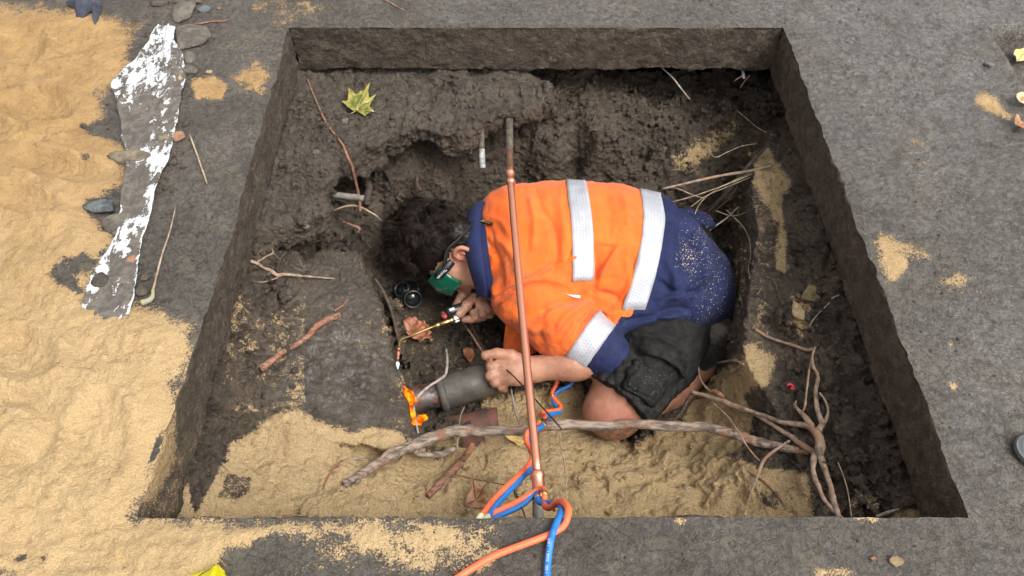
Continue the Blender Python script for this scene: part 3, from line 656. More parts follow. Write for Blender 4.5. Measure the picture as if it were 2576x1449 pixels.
def tape_mat():
    b = NB('reflective_tape'); uv = b.n('ShaderNodeAttribute', attribute_name='tu'); vv = b.n('ShaderNodeAttribute', attribute_name='tv')
    a = b.math('MULTIPLY', uv.outputs['Fac'], 1.); c = b.math('MULTIPLY', vv.outputs['Fac'], 1.)
    row = b.math('FLOOR', c); sh = b.math('MULTIPLY', b.math('MODULO', row, 2.), .5)
    x = b.math('SUBTRACT', b.math('FRACT', b.math('ADD', a, sh)), .5); y = b.math('SUBTRACT', b.math('FRACT', c), .5)
    r = b.math('SQRT', b.math('ADD', b.math('MULTIPLY', x, x), b.math('MULTIPLY', y, y)))
    ed = b.attr('edge'); dot = b.math('MULTIPLY', b.ramp(r, .20, .32, 1, 0), ed)
    col = b.mix(b.ramp(b.noise(14, 4, .6), .35, .65), (.37, .385, .43), (.47, .485, .53)); col = b.mix(b.math('MULTIPLY', dot, .75), col, (.30, .33, .42))
    col = b.mix(b.ramp(b.noise(45, 5, .7, off=2), .62, .74, 0, .55), col, (.34, .33, .32)); b.base(col)
    b.set(Roughness=.42); b.b.inputs['Metallic'].default_value = .12; b.bump(b.math('SUBTRACT', b.noise(60, 3, .6), b.math('MULTIPLY', dot, .5)), .3, .003); return b.m
TAPE = tape_mat()
person = thing('person', P(1550, 1060, -.80), 'person in orange and navy shirt and black shorts kneeling bent over in the pit', 'person')
BV, BQ = build_body()
_px, _py, _ = PX(BV)
red = np.clip(1-np.linalg.norm(BV-(EAR-.02*HF), axis=1)/.06, 0, 1)*.8+.35*np.exp(-(((_px-1550)/80)**2+((_py-1050)/40)**2))
dirt = .15+.6*np.exp(-(((_px-1185)/70)**2+((_py-770)/50)**2))+.8*np.clip((_py-1060)/30, 0, 1)*(_px > 1400)+.45*np.exp(-(((_px-1250)/50)**2+((_py-950)/40)**2))
body = mk('body', BV, BQ, SKIN, person, attrs=dict(red=np.clip(red, 0, 1), dirt=np.clip(dirt, 0, 1)))
# ---- shirt
FOLDS = [  # pixel polylines, width px, depth (design units; negative = groove)
 ([(1352, 470), (1360, 520), (1392, 570), (1400, 640), (1385, 700)], 11, -.010), ([(1330, 480), (1345, 560), (1342, 640)], 10, .007), ([(1402, 480), (1415, 550), (1425, 620)], 12, .006),
 ([(1225, 545), (1262, 560), (1285, 600)], 8, .007), ([(1215, 600), (1250, 640), (1262, 700), (1255, 740)], 9, -.008), ([(1240, 590), (1290, 640), (1305, 700)], 9, .007), ([(1232, 660), (1240, 720), (1262, 760)], 7, .008), ([(1228, 560), (1240, 600), (1236, 650)], 6, -.006),
 ([(1520, 480), (1535, 540), (1528, 610)], 14, -.006), ([(1560, 470), (1580, 540), (1572, 600)], 12, .006), ([(1470, 640), (1400, 665), (1350, 690), (1310, 720)], 7, .008), ([(1437, 632), (1425, 655), (1380, 668), (1330, 690)], 5, -.008),
 ([(1238, 778), (1262, 748), (1300, 722), (1345, 706), (1392, 708), (1425, 722), (1452, 748)], 5, .009), ([(1238, 786), (1266, 756), (1304, 730), (1345, 714), (1390, 716), (1420, 732)], 4, -.008),
 ([(1488, 745), (1440, 752), (1400, 765), (1350, 790)], 10, -.014), ([(1485, 752), (1455, 775), (1420, 800), (1395, 840)], 9, .010), ([(1490, 760), (1480, 790), (1450, 820)], 8, -.010), ([(1380, 790), (1360, 830), (1370, 870)], 9, -.009), ([(1420, 760), (1385, 785), (1350, 830)], 9, .009), ([(1300, 790), (1330, 820), (1380, 838)], 10, .007), ([(1455, 800), (1430, 840), (1400, 870)], 7, .007),
 ([(1493, 614), (1545, 614), (1575, 612)], 4, .006), ([(1548, 614), (1520, 655), (1490, 705)], 6, -.012), ([(1556, 620), (1528, 662), (1500, 712)], 6, .008), ([(1505, 640), (1500, 700), (1488, 748)], 8, -.010), ([(1575, 640), (1582, 700), (1560, 745)], 10, .007), ([(1600, 640), (1570, 720), (1540, 770)], 9, -.008), ([(1490, 735), (1530, 740), (1570, 760)], 8, -.009), ([(1500, 770), (1530, 790), (1556, 780)], 8, .008),
 ([(1560, 812), (1620, 800), (1680, 806)], 8, -.010), ([(1640, 770), (1700, 750), (1760, 735)], 12, .008), ([(1650, 790), (1700, 775), (1740, 780)], 8, -.009), ([(1700, 520), (1715, 600), (1690, 700)], 14, -.009), ([(1760, 600), (1780, 660), (1760, 720)], 12, .010), ([(1670, 640), (1700, 700), (1690, 760)], 11, .010), ([(1665, 480), (1700, 540), (1770, 575)], 12, .010), ([(1650, 700), (1700, 735), (1770, 730)], 8, -.010), ([(1660, 760), (1710, 740), (1790, 690)], 8, .010), ([(1730, 560), (1745, 620), (1800, 660)], 9, -.008), ([(1640, 560), (1680, 570), (1730, 560)], 10, .006), ([(1600, 812), (1660, 800), (1720, 790)], 6, .010)]
def build_shirt():
    v = Vol((-.25, 1.15, -.84), (.92, 2.16, -.24), .0045)
    fn, lo, hi = torso_fn(0); v.add(fn, lo, hi, .02)
    v.chain([SH+np.array([-.01, .02, 0]), UA, CU, EL], [.128, .105, .088, .080], .045)
    fs = P(1285, 560, -.50); v.chain([fs, P(1330, 600, -.66)], [.13, .10], .05)
    v.chain([P(1610, 780, -.58), P(1690, 755, -.58), P(1755, 705, -.58)], [.085, .105, .105], .05)        # tail hangs over the hip
    v.chain([P(1568, 796, -.53), P(1645, 792, -.53), P(1720, 766, -.53)], [.058, .062, .066], .04)
    v.chain([P(1730, 555, -.50), P(1768, 558, -.49), P(1797, 568, -.48)], [.05, .03, .008], .04)
    # opening for head and neck
    v.cap(P(1130, 640, -.47), P(1178, 636, -.47), .10, .06, .02, cut=True)
    V, Q = v.mesh(); V = smooth_mesh(V, Q, 2, .4); N = vnormals(V, Q); px, py, _ = PX(V); p2 = np.stack([px, py], 1); d = 0
    side = np.clip((N@nrm_((0, -.6, .8)))*2, 0, 1)
    for pts, w_, a in FOLDS:
        L = sdline(p2, cr(pts, 4)); e = cr(pts, 4); end = np.minimum(np.linalg.norm(p2-e[0], axis=1), np.linalg.norm(p2-e[-1], axis=1))
        d = d + 1.7*a*np.exp(-(L/w_)**2)*np.clip(end/25, .25, 1)*side
    q = V*np.array([1, .35, .6]); d = d+.008*fbm(q, 9, 3, .55, 111)+.005*(1-2*np.abs(fbm(V*np.array([1, .3, .5])+.05*fbm(V, 5, 2, .5, 118)[:, None], 10, 2, .5, 117)))+.0035*fbm(V*np.array([.6, 1, 1]), 22, 3, .6, 112)+.002*(fbm(q, 40, 2, .5, 113, True))
    return V+N*d[:, None], Q
SV, SQ = build_shirt()
_sb = BVHTree.FromPolygons([tuple(a) for a in SV], [tuple(int(i) for i in f) for f in SQ])
px, py, _ = PX(SV)
T2 = np.array([(1628, 458), (1640, 500), (1646, 545), (1641, 600), (1630, 660), (1614, 720), (1600, 760), (1587, 796), (1578, 830)], float)
arm_ax = nrm_(EL-UA)
t_arm = (SV-CU)@arm_ax; r_arm = np.linalg.norm(SV-CU-t_arm[:, None]*arm_ax, axis=1)
is_arm = (r_arm < .14) & (t_arm > -.35) & (t_arm < .25) & (py > 740) & (px < 1562)
navy = np.where(is_arm, t_arm > .03, (px > np.interp(py, T2[:, 1], T2[:, 0])) & ~((px < 1570) & (py < 780)))
navy |= (px > 1500) & (py > 797) & ~is_arm
speck = np.clip((px-1650)/120, 0, 1)*.75+.15; speck = np.where(is_arm, .12, speck); speck += .5*np.exp(-(((px-1722)/40)**2+((py-640)/60)**2))
def split(V, Q, m, name, mat, parent, attrs):
    u, q = subset(V, Q, m); return mk(name, V[u], q, mat, parent, attrs={k: a[u] for k, a in attrs.items()})
drt = np.clip(.24+.8*np.exp(-(((px-1300)/30)**2+((py-700)/50)**2))+.9*np.exp(-(((px-1600)/22)**2+((py-545)/30)**2))+.35*np.clip((py-640)/200, 0, 1), 0, 1)
nf = navy[SQ].mean(1) > .5
shirt = split(SV, SQ, ~nf, 'shirt', ORANGE, person, dict(dirt=drt))
tail = split(SV, SQ, nf & ~(is_arm[SQ].mean(1) > .5), 'shirt_tail', NAVY, shirt, dict(dirt=drt*.6, speck=speck))
cuff = split(SV, SQ, nf & (is_arm[SQ].mean(1) > .5), 'cuff', NAVY, shirt, dict(dirt=drt*.4, speck=speck)); tail['label'] = 'navy shirt tail sprinkled with sand'
def strip(rows, name, mat, parent, thick=.003, off=.0025, pitch=.011, ):
    """rows: (n, m, 3) points on cloth and their normals -> a thin sewn band"""
    R, N = rows; n, m = R.shape[:2]; A = R+N*(off+thick); B = R+N*(off-.003)
    V = np.vstack([A.reshape(-1, 3), B.reshape(-1, 3)]); i = np.arange(n*m).reshape(n, m)
    F = [tuple(x) for x in np.stack([i[:-1, :-1], i[:-1, 1:], i[1:, 1:], i[1:, :-1]], -1).reshape(-1, 4)]
    o = n*m; rim = list(i[0, :])+list(i[1:, -1])+list(i[-1, ::-1][1:])+list(i[::-1, 0][1:-1]); rim = [int(x) for x in rim]
    F += [(rim[k], rim[k]+o, rim[(k+1) % len(rim)]+o, rim[(k+1) % len(rim)]) for k in range(len(rim))]
    L = np.concatenate([[0], np.cumsum(np.linalg.norm(np.diff(R[:, m//2], axis=0), axis=1))]); Wd = np.linalg.norm(R[n//2, -1]-R[n//2, 0])
    tu = np.repeat(L[:, None]/pitch, m, 1); tv = np.repeat(np.linspace(0, Wd/pitch, m)[None], n, 0); ed = np.where(np.minimum(np.arange(m), m-1-np.arange(m)) < 1, 0., 1.)[None].repeat(n, 0)
    a = lambda q: np.concatenate([q.ravel(), q.ravel()])
    o_ = mk(name, V, F, mat, parent, attrs=dict(tu=a(tu), tv=a(tv), edge=a(ed))); return o_
def ring_hit(c, d, bv=None):
    h = (bv or _sb).ray_cast(Vector(c+np.array(d)*.6), Vector(-np.array(d)), .6)
    return (np.array(h[0]), np.array(h[1])) if h[0] else (None, None)
def torso_tape(target, halfw, a0, a1, n=70, m=7):
    R, Nn = [], []; X = .2
    for th in np.radians(np.linspace(a0, a1, n)):
        d = np.array([0, math.cos(th), math.sin(th)])
        c = lambda X_: np.array([X_, 1.785-.05*max(0, X_-.5)*2, -.53])
        for _ in range(5):
            h, nn = ring_hit(c(X), d)
            if h is None: break
            x, y, dep = PX(h[None]); X += (np.interp(y[0], target[:, 1], target[:, 0])-x[0])*dep[0]/1860
        row, rn = [], []
        for s_ in np.linspace(-halfw, halfw, m):
            h, nn = ring_hit(c(X+s_), d)
            if h is None: h, nn = (row[-1], rn[-1]) if row else (c(X)+d*.25, d)
            if nn@d < 0: nn = -nn
            row.append(h); rn.append(nrm_(nn))
        R.append(row); Nn.append(rn)
    R = np.array(R); Nn = np.array(Nn)
    for _ in range(2): R[1:-1] = (R[:-2]+2*R[1:-1]+R[2:])/4; Nn[1:-1] = (Nn[:-2]+2*Nn[1:-1]+Nn[2:])/4
    return R, Nn/np.linalg.norm(Nn, axis=2, keepdims=True)
T1 = np.array([(1446, 440), (1453, 480), (1462, 540), (1466, 600), (1467, 660), (1466, 722)], float)
def clip_rows(RN, y0, y1):
    R, N = RN; _, y, _ = PX(R[:, R.shape[1]//2]); k = (y < y1) & (y > y0) | (N[:, R.shape[1]//2, 1] > .75); return R[k], N[k]
strip(clip_rows(torso_tape(T1, .036, 215, -35), 0, 716), 'reflective_tape', TAPE, shirt)
strip(clip_rows(torso_tape(T2, .038, 222, -40), 0, 800), 'reflective_tape', TAPE, shirt)
def arm_tape(t0, t1, n=60, m=7, c0=CU):
    e1 = nrm_(np.cross(arm_ax, [0, 0, 1])); e2 = np.cross(arm_ax, e1); R, Nn = [], []
    for th in np.linspace(0, 2*math.pi, n):
        d = e1*math.cos(th)+e2*math.sin(th); row, rn = [], []
        for s_ in np.linspace(t0, t1, m):
            o_ = c0+arm_ax*s_; h, nn = None, None
            hh = _sb.ray_cast(Vector(o_), Vector(d), .2)
            if hh[0]: h = np.array(hh[0]); nn = np.array(hh[1]); nn = nn if nn@d > 0 else -nn
            else: h = o_+d*.085; nn = d
            if np.linalg.norm(h-o_) > .125: h = o_+d*.1; nn = d
            row.append(h); rn.append(nn)
        R.append(row); Nn.append(rn)
    return np.array(R), np.array(Nn)
_at = strip(arm_tape(-.045, .032), 'reflective_tape', TAPE, shirt)
# collar
def collar():
    a = [(1210, 522, -.43), (1190, 528, -.425), (1180, 556, -.42), (1175, 600, -.41), (1178, 640, -.41), (1190, 685, -.42), (1202, 722, -.45), (1205, 746, -.49)]
    b_ = [(1222, 516, -.43), (1212, 524, -.40), (1207, 560, -.39), (1208, 606, -.38), (1213, 650, -.38), (1220, 690, -.39), (1226, 722, -.42), (1226, 748, -.46)]
    A = cr([P(*q) for q in a], 5); B = cr([P(*q) for q in b_], 5); R = np.array([[A[i]*(1-t)+B[i]*t+np.array([0, -.0, .014*math.sin(t*math.pi)]) for t in np.linspace(0, 1, 7)] for i in range(len(A))])
    N = np.cross(np.gradient(R, axis=0), np.gradient(R, axis=1)); N /= np.maximum(np.linalg.norm(N, axis=2, keepdims=True), 1e-9); N *= np.sign((N@nrm_((0, -.6, .8))))[..., None]
    o = strip((R, N), 'collar', NAVY, shirt, thick=.006, off=.006); i = len(o.data.vertices)
    for k, v_ in (('dirt', .1), ('speck', .1)): at = o.data.attributes.new(k, 'FLOAT', 'POINT'); at.data.foreach_set('value', np.full(i, v_, np.float32))
    # inner stand of the collar
    C = cr([P(*q) for q in [(1216, 540, -.45), (1212, 600, -.43), (1216, 650, -.43), (1224, 700, -.45), (1232, 740, -.50)]], 6)
    V, F = tube(C, .022, 8, ell=1.6); o = mk('collar_stand', V, F, NAVY, shirt, attrs=dict(dirt=np.full(len(V), .1), speck=np.full(len(V), .1)))
collar()
# dark neck label with its worn yellow lettering
def drape(pts, bv, n=8):
    out, nn = [], []
    for x, y in pts:
        d = Vector(P(x, y, 0)-np.array([0, 0, 1.6])).normalized(); h = bv.ray_cast(Vector((0, 0, 1.6)), d)
        if h[0] is None: out.append(P(x, y, -.4)); nn.append(np.array([0, -.6, .8]))
        else: out.append(np.array(h[0])); q = np.array(h[1]); nn.append(q if q@np.array(d) < 0 else -q)
    return np.array(out), np.array(nn)
def patch(poly_rows, bv, name, mat, parent, off=.003, thick=.003, attrs=None):
    """poly_rows: rows of pixels (n x m) laid on the surface below"""
    R = np.array(poly_rows, float); n, m = R.shape[:2]; p, N = drape(R.reshape(-1, 2), bv); p = p.reshape(n, m, 3); N = N.reshape(n, m, 3)
    o = strip((p, N), name, mat, parent, thick=thick, off=off)
    for k, v_ in (attrs or {}).items(): at = o.data.attributes.new(k, 'FLOAT', 'POINT'); at.data.foreach_set('value', np.full(len(o.data.vertices), v_, np.float32))
    return o
def quadgrid(c, n=10, m=10):
    a, b_, c_, d = [np.array(q, float) for q in c]; return [[(a*(1-t)+d*t)*(1-s_)+(b_*(1-t)+c_*t)*s_ for s_ in np.linspace(0, 1, m)] for t in np.linspace(0, 1, n)]
LBL = simple('label_black', (.012, .012, .012), .8); LYE = simple('label_yellow', (.35, .27, .06), .8)
nl = patch(quadgrid([(1213, 553), (1243, 561), (1240, 569), (1211, 562)], 4, 8), _sb, 'neck_label', LBL, shirt, off=.008)
def seg_word(word, org, ex, ey, bv, r, name, mat, parent, off=.011):
    """letters as strokes laid on a surface; ex, ey are pixel vectors of one letter's width and height"""
    G = {'E': [(1, 0, 0, 0, 0, 1, 1, 1), (0, .5, .8, .5)], 'V': [(0, 0, .5, 1, 1, 0)], 'N': [(0, 1, 0, 0, 1, 1, 1, 0)], 'M': [(0, 1, 0, 0, .5, .6, 1, 0, 1, 1)], 'I': [(.5, 0, .5, 1)], 'L': [(0, 0, 0, 1, 1, 1)], 'A': [(0, 1, .5, 0, 1, 1), (.25, .6, .75, .6)], 'R': [(0, 1, 0, 0, .9, .1, .9, .45, 0, .5, 1, 1)], 'T': [(0, 0, 1, 0), (.5, 0, .5, 1)], 'W': [(0, 0, .25, 1, .5, .4, .75, 1, 1, 0)],
         'O': [(0, 0, 1, 0, 1, 1, 0, 1, 0, 0)], 'D': [(0, 0, .7, 0, 1, .5, .7, 1, 0, 1, 0, 0)], '0': [(0, 0, 1, 0, 1, 1, 0, 1, 0, 0)], '1': [(.5, 0, .5, 1)], '2': [(0, 0, 1, 0, 1, .5, 0, .6, 0, 1, 1, 1)], '5': [(1, 0, 0, 0, 0, .5, 1, .5, 1, 1, 0, 1)], '3': [(0, 0, 1, 0, .4, .5, 1, .5, 1, 1, 0, 1)], 'S': [(1, 0, 0, 0, 0, .5, 1, .5, 1, 1, 0, 1)], 'U': [(0, 0, 0, 1, 1, 1, 1, 0)]}
    parts = []; org, ex, ey = np.array(org, float), np.array(ex, float), np.array(ey, float)
    for i, ch in enumerate(word):
        for st_ in G.get(ch, []):
            q = [org+ex*(i*1.35+st_[k])+ey*st_[k+1] for k in range(0, len(st_), 2)]
            p, N = drape(q, bv); p = p+N*off; parts.append(tube(p, r, 5))
    if parts: V, F = join(parts); return mk(name, V, F, mat, parent)
seg_word('EVIN', (1218, 557), (4.0, .9), (-.8, 4.0), _sb, .0013, 'label_lettering', LYE, nl, off=.0135)
# loose orange front hanging below the chest, and a white flap at the armhole
def sheet(top, bot, n, depth, name, mat, parent, thick=.004, attrs=None, wav=.01):
    A = cr([P(*q) for q in top], n); B = cr([P(*q) for q in bot], n)
    k = min(len(A), len(B)); R = np.array([[A[i]*(1-t)+B[i]*t+np.array([0, 0, 1])*wav*math.sin(i*.9+t*5)+np.array([0, 0, depth])*math.sin(t*math.pi) for t in np.linspace(0, 1, 12)] for i in range(k)])
    N = np.cross(np.gradient(R, axis=0), np.gradient(R, axis=1)); N /= np.maximum(np.linalg.norm(N, axis=2, keepdims=True), 1e-9); N *= np.sign(N@nrm_((0, -.6, .8)))[..., None]
    o = strip((R, N), name, mat, parent, thick=thick, off=0)
    for kk, v_ in (attrs or {}).items(): at = o.data.attributes.new(kk, 'FLOAT', 'POINT'); at.data.foreach_set('value', np.full(len(o.data.vertices), v_, np.float32))
sheet([(1276, 800, -.60), (1300, 820, -.60), (1340, 845, -.60), (1385, 850, -.60)], [(1266, 878, -.70), (1290, 884, -.69), (1325, 893, -.69), (1368, 874, -.69)], 6, .02, 'shirt_front', ORANGE, shirt, attrs=dict(dirt=.5), wav=.006)
WHT = simple('white_cloth', (.62, .63, .66), .8)
sheet([(1512, 792, -.55), (1535, 790, -.55), (1540, 805, -.55)], [(1505, 812, -.58), (1515, 825, -.59), (1530, 830, -.59)], 4, .01, 'inner_tape', TAPE, shirt)
patch(quadgrid([(1424, 741), (1458, 742), (1456, 752), (1440, 746)], 3, 6), _sb, 'care_label', WHT, shirt, off=.004)
# ---- shorts
def build_shorts():
    v = Vol((-.05, .95, -.86), (.9, 2.05, -.33), .0050)
    v.ell(P(1690, 700, -.64), (.165, .235, .135), .05); v.chain([HIP+np.array([-.01, .01, -.02]), (HIP+HEM)/2, HEM+nrm_(HEM-HIP)*.09], [.132, .143, .137], .05)
    h2 = P(1700, 640, -.58); v.chain([h2, KN+np.array([.06, .36, .02])], [.15, .12], .05)
    ax = nrm_(KN-HIP); c = HEM+ax*.055
    v.add(lambda p: -((p-c)@ax), c-.4, c+.4, .004, cut=True) if False else None
    sl, p = v._sub(c-.35, c+.35); sh = p.shape[:3]; q = p.reshape(-1, 3); pl = ((q-c)@ax).reshape(sh); rr = np.linalg.norm(q-c-((q-c)@ax)[:, None]*ax, axis=1).reshape(sh)
    v.F[sl] = np.where((rr < .22) & (pl > -.1), np.maximum(v.F[sl], pl), v.F[sl])
    V, Q = v.mesh(); V = smooth_mesh(V, Q, 1, .4); N = vnormals(V, Q)
    px, py, _ = PX(V); p2 = np.stack([px, py], 1); d = .007*fbm(V, 14, 3, .6, 121)+.004*fbm(V, 40, 3, .6, 122, True)
    for pts, w_, a in (([(1560, 850), (1600, 880), (1625, 930)], 8, -.01), ([(1540, 880), (1580, 920), (1600, 960)], 10, .008), ([(1595, 845), (1650, 850), (1700, 870), (1720, 890)], 6, .008), ([(1590, 852), (1650, 858), (1700, 880)], 5, -.008), ([(1482, 948), (1530, 985), (1590, 1008), (1650, 1022)], 4, -.006), ([(1750, 750), (1770, 800), (1740, 850)], 10, .008), ([(1620, 860), (1590, 920), (1560, 985)], 4, -.006), ([(1510, 900), (1540, 940), (1545, 975)], 9, -.008)):
        d = d+a*np.exp(-(sdline(p2, cr(pts, 4))/w_)**2)
    return V+N*d[:, None], Q
HV, HQ = build_shorts(); px, py, _ = PX(HV)
_hb = BVHTree.FromPolygons([tuple(a) for a in HV], [tuple(int(i) for i in f) for f in HQ])
sp = .30+.45*np.clip((py-900)/120, 0, 1)
shorts = mk('shorts', HV, HQ, BLACKC, person, attrs=dict(dirt=np.clip(.35+.3*np.clip((py-840)/100, 0, 1), 0, 1), speck=sp))
pk = patch(quadgrid([(1597, 910), (1693, 948), (1640, 1018), (1560, 975)], 14, 14), _hb, 'cargo_pocket', BLACKC, shorts, off=.010, thick=.006, attrs=dict(dirt=.4, speck=.65))
patch(quadgrid([(1606, 922), (1676, 950), (1634, 1004), (1575, 974)], 12, 12), _hb, 'inner_pocket', BLACKC, pk, off=.016, thick=.004, attrs=dict(dirt=.4, speck=.72))
patch([[(1618+t*6-a*2, 858+t*3+a*30+0*t) if False else np.array([(1616, 860), (1640, 866), (1668, 876), (1695, 892), (1716, 908)][t])+np.array([(2, 30), (3, 32), (4, 30), (2, 32), (-8, 42)][t])*a for t in range(5)] for a in np.linspace(0, 1, 6)], _hb, 'pocket_flap', BLACKC, shorts, off=.016, thick=.008, attrs=dict(dirt=.5, speck=.5))
# ---- boots and socks
BOOT = simple('boot_leather', (.085, .074, .064), .65, var=.45, vs=40, bump=.5, bs=120, c2=(.03, .027, .025)); RUB = simple('boot_rubber', (.02, .02, .02), .8, bump=.4)
SOCK = cloth('black_sock', (.006, .006, .008), (.012, .012, .014), sandy=1)
def foot(off, first=True):
    o_ = np.array(off); v = Vol(P(1700, 960, -.86)+o_-np.array([.1, .1, .02]), P(1860, 780, -.5)+o_+np.array([.12, .25, .1]), .006)
    a = P(1742, 902, -.70)+o_; b_ = P(1795, 866, -.66)+o_; v.chain([a, b_], [.078, .056], .02); V, Q = v.mesh(); n = vnormals(V, Q); V = V+n*(.003*fbm(V, 40, 3, .6, 131))[:, None]
    mk('sock', V, Q, SOCK, person, attrs=dict(dirt=np.full(len(V), .2), speck=np.full(len(V), .74)))
    v = Vol(P(1700, 960, -.86)+o_-np.array([.1, .1, .02]), P(1860, 760, -.5)+o_+np.array([.15, .3, .1]), .006)
    c = P(1800, 836, -.63)+o_; v.chain([b_+np.array([.01, .02, .0]), c, P(1808, 815, -.64)+o_], [.058, .062, .050], .03); v.cap(c, P(1815, 852, -.72)+o_, .045, .040, .04)
    V, Q = v.mesh(); n = vnormals(V, Q); V = V+n*(.003*fbm(V, 30, 3, .6, 132))[:, None]; bt = mk('boot', V, Q, BOOT, person)
    V, F = tube(cr([P(1808, 872, -.70)+o_, P(1824, 862, -.69)+o_, P(1838, 842, -.66)+o_, P(1840, 815, -.65)+o_, P(1824, 792, -.64)+o_], 5), .017, 8, ell=1.7); mk('sole', V, F, RUB, bt)
foot((0, 0, 0)); foot((.03, .30, 0))
# ---- hair: a dark cap with several thousand curled strands
HAIRM = NB('hair'); HAIRM.base(HAIRM.mix(HAIRM.math('MULTIPLY', HAIRM.attr('lock'), HAIRM.attr('lock')), (.009, .006, .005), (.036, .023, .018))); HAIRM.set(Roughness=.42); HAIRM.b.inputs['Specular IOR Level'].default_value = .25; HAIR = HAIRM.m
def hair():
    capv = Vol(HC-.3, HC+.3, .006)
    capv.ell(hd(.026, 0, .122), (.126, .106, .128), .02, HM); capv.ell(hd(.075, 0, .145), (.065, .078, .055), .03, HM); capv.ell(hd(-.065, 0, .03), (.045, .075, .08), .04, HM)
    capv.ell(hd(.075, .13, -.045), (.09, .075, .11), .01, HM, cut=True); capv.ell(hd(-.01, .12, -.02), (.05, .05, .055), .01, HM, cut=True)
    V, Q = capv.mesh(); N = vnormals(V, Q); V = V+N*(.006*fbm(V, 40, 3, .6, 141, True))[:, None]
    h = mk('hair', V, Q, HAIR, person, attrs=dict(lock=np.zeros(len(V)))); LK = []
    r = np.random.default_rng(11); VV, FF, off = [], [], 0; nsp = 12; cl = r.normal(size=(520, 3)); cl /= np.linalg.norm(cl, axis=1, keepdims=True)
    n = 0; seg = 3
    while n < 9500:
        ci = r.integers(520); d = cl[ci]+r.normal(size=3)*.045; d /= np.linalg.norm(d); f, l, u = d
        if u < -.15 and f > -.35: continue
        if f > .72 and u < .28: continue
        if u < -.62: continue
        if abs(l) > .55 and u < .30 and f > -.10: continue
        root = hd(.030, 0, .116)+(HF*f*.122+HL*l*.100+HU*u*.124)
        nn = nrm_(HF*f/.12+HL*l/.092+HU*u/.112)
        top = np.clip((u+.35)/.9, 0, 1)*(1 if f > -.5 else .75); L = .035+.075*top*(.7+.5*r.random())
        cr_ = np.random.default_rng(ci); cd = nrm_(cr_.normal(size=3)); fl = nrm_(cd-nn*(cd@nn)+HF*.7*top+HU*.25); fl = nrm_(fl-nn*(fl@nn)*.8)
        bi = np.cross(nn, fl); w_ = (2.2+cr_.random()*2.2)*(.5+.5*top); ph = cr_.random()*6.3; am = (.008+.012*cr_.random())*top
        t = np.linspace(0, 1, nsp)[:, None]
        path = root + nn*L*(t*.50-.34*t*t) + fl*L*(.30*t+.55*t*t) + (bi*np.sin(ph+w_*t*3.2)+nn*np.cos(ph+w_*t*3.2))*am*np.minimum(t*2, 1) + r.normal(size=3)*.0018*t
        tg = np.gradient(path, axis=0); tg /= np.linalg.norm(tg, axis=1, keepdims=True); a = np.cross(tg, nn); a /= np.maximum(np.linalg.norm(a, axis=1, keepdims=True), 1e-6); b_ = np.cross(tg, a)
        rad = .0015*(1-.7*t); th = np.arange(seg)*2*math.pi/seg
        ring = path[:, None]+rad[:, None]*(np.cos(th)[None, :, None]*a[:, None]+np.sin(th)[None, :, None]*b_[:, None]); VV.append(ring.reshape(-1, 3)); LK.append(np.repeat(np.clip(cr_.random()*.9+.2*r.random(), 0, 1)*(.35+.65*np.sin(np.linspace(.3, 2.6, nsp))), seg))
        i = np.arange(nsp-1)[:, None]*seg; j = np.arange(seg)[None]; k = (j+1) % seg; FF.append((np.stack([i+j, i+k, i+seg+k, i+seg+j], -1)).reshape(-1, 4)+off); off += nsp*seg; n += 1
    mk('curls', np.vstack(VV), np.vstack(FF), HAIR, h, attrs=dict(lock=np.concatenate(LK)))
    # short beard shadow along the jaw
    VV, FF, off = [], [], 0
    for _ in range(700):
        s_ = r.random()*2-1; q = hd(.06+.05*(1-abs(s_)), .062*s_, -.095-.012*r.random()+.02*abs(s_)); o_ = q+nrm_(HF*(.4)+HL*s_*.5-HU*.8)*.016
        e = nrm_(HF*.3+HL*s_*.4-HU*.9+r.normal(size=3)*.3)*.014; V, F = tube([o_, o_+e*.5, o_+e], [.0011, .0009, .0004], 3); VV.append(V); FF += [tuple(int(x)+off for x in f) for f in F]; off += len(V)
    mk('beard', np.vstack(VV), FF, HAIR, person)
hair()
# ------------------------------------------------------------------ things in and round the pit
def bark(name, a, b_, c_, st=(30, 160, 160), bump=.8):
    b = NB(name); n = b.noise(1, 6, .65, vec=b.stretch(*st)); m = b.noise(14, 4, .6, off=3)
    c = b.mix(b.ramp(n, .36, .62), a, b_); c = b.mix(b.ramp(m, .52, .66, 0, .85), c, c_)
    c = b.mix(b.ramp(b.noise(300, 3, .7), .62, .7, 0, .5), c, (.45, .36, .24)); b.base(c); b.set(Roughness=.85)
    b.bump(b.math('ADD', n, b.math('MULTIPLY', b.noise(180, 3, .6), .5)), bump, .006); return b.m
BARK = bark('grey_bark', (.085, .066, .053), (.31, .245, .195), (.20, .085, .05), st=(16, 90, 90), bump=.6); BARKR = bark('red_bark', (.10, .05, .035), (.32, .17, .11), (.26, .10, .055))
BARKP = bark('pale_bark', (.16, .11, .08), (.34, .255, .19), (.28, .15, .09), st=(40, 40, 60), bump=.6); BARKD = bark('dark_bark', (.03, .022, .017), (.09, .065, .05), (.07, .03, .02))
PALE = simple('pale_rootlet', (.34, .26, .18), .8, var=.45); FINE = simple('hair_root', (.20, .15, .105), .85, var=.5); GREYR = simple('grey_root', (.30, .26, .23), .8, var=.4)
def pt(q, r=.0):
    x, y = q[:2]
    if len(q) > 2 and q[2] is not None:
        a = P(x, y, q[2]); g = ground_at(x, y, .006+.45*r); c = np.array([0, 0, 1.6])
        return a if np.linalg.norm(a-c) < np.linalg.norm(g-c) or np.linalg.norm(a-g) > .25 else g
    return ground_at(x, y, r*.6+.004)
def pxr(path, r):
    _, _, dep = PX(path); return r*dep/1860
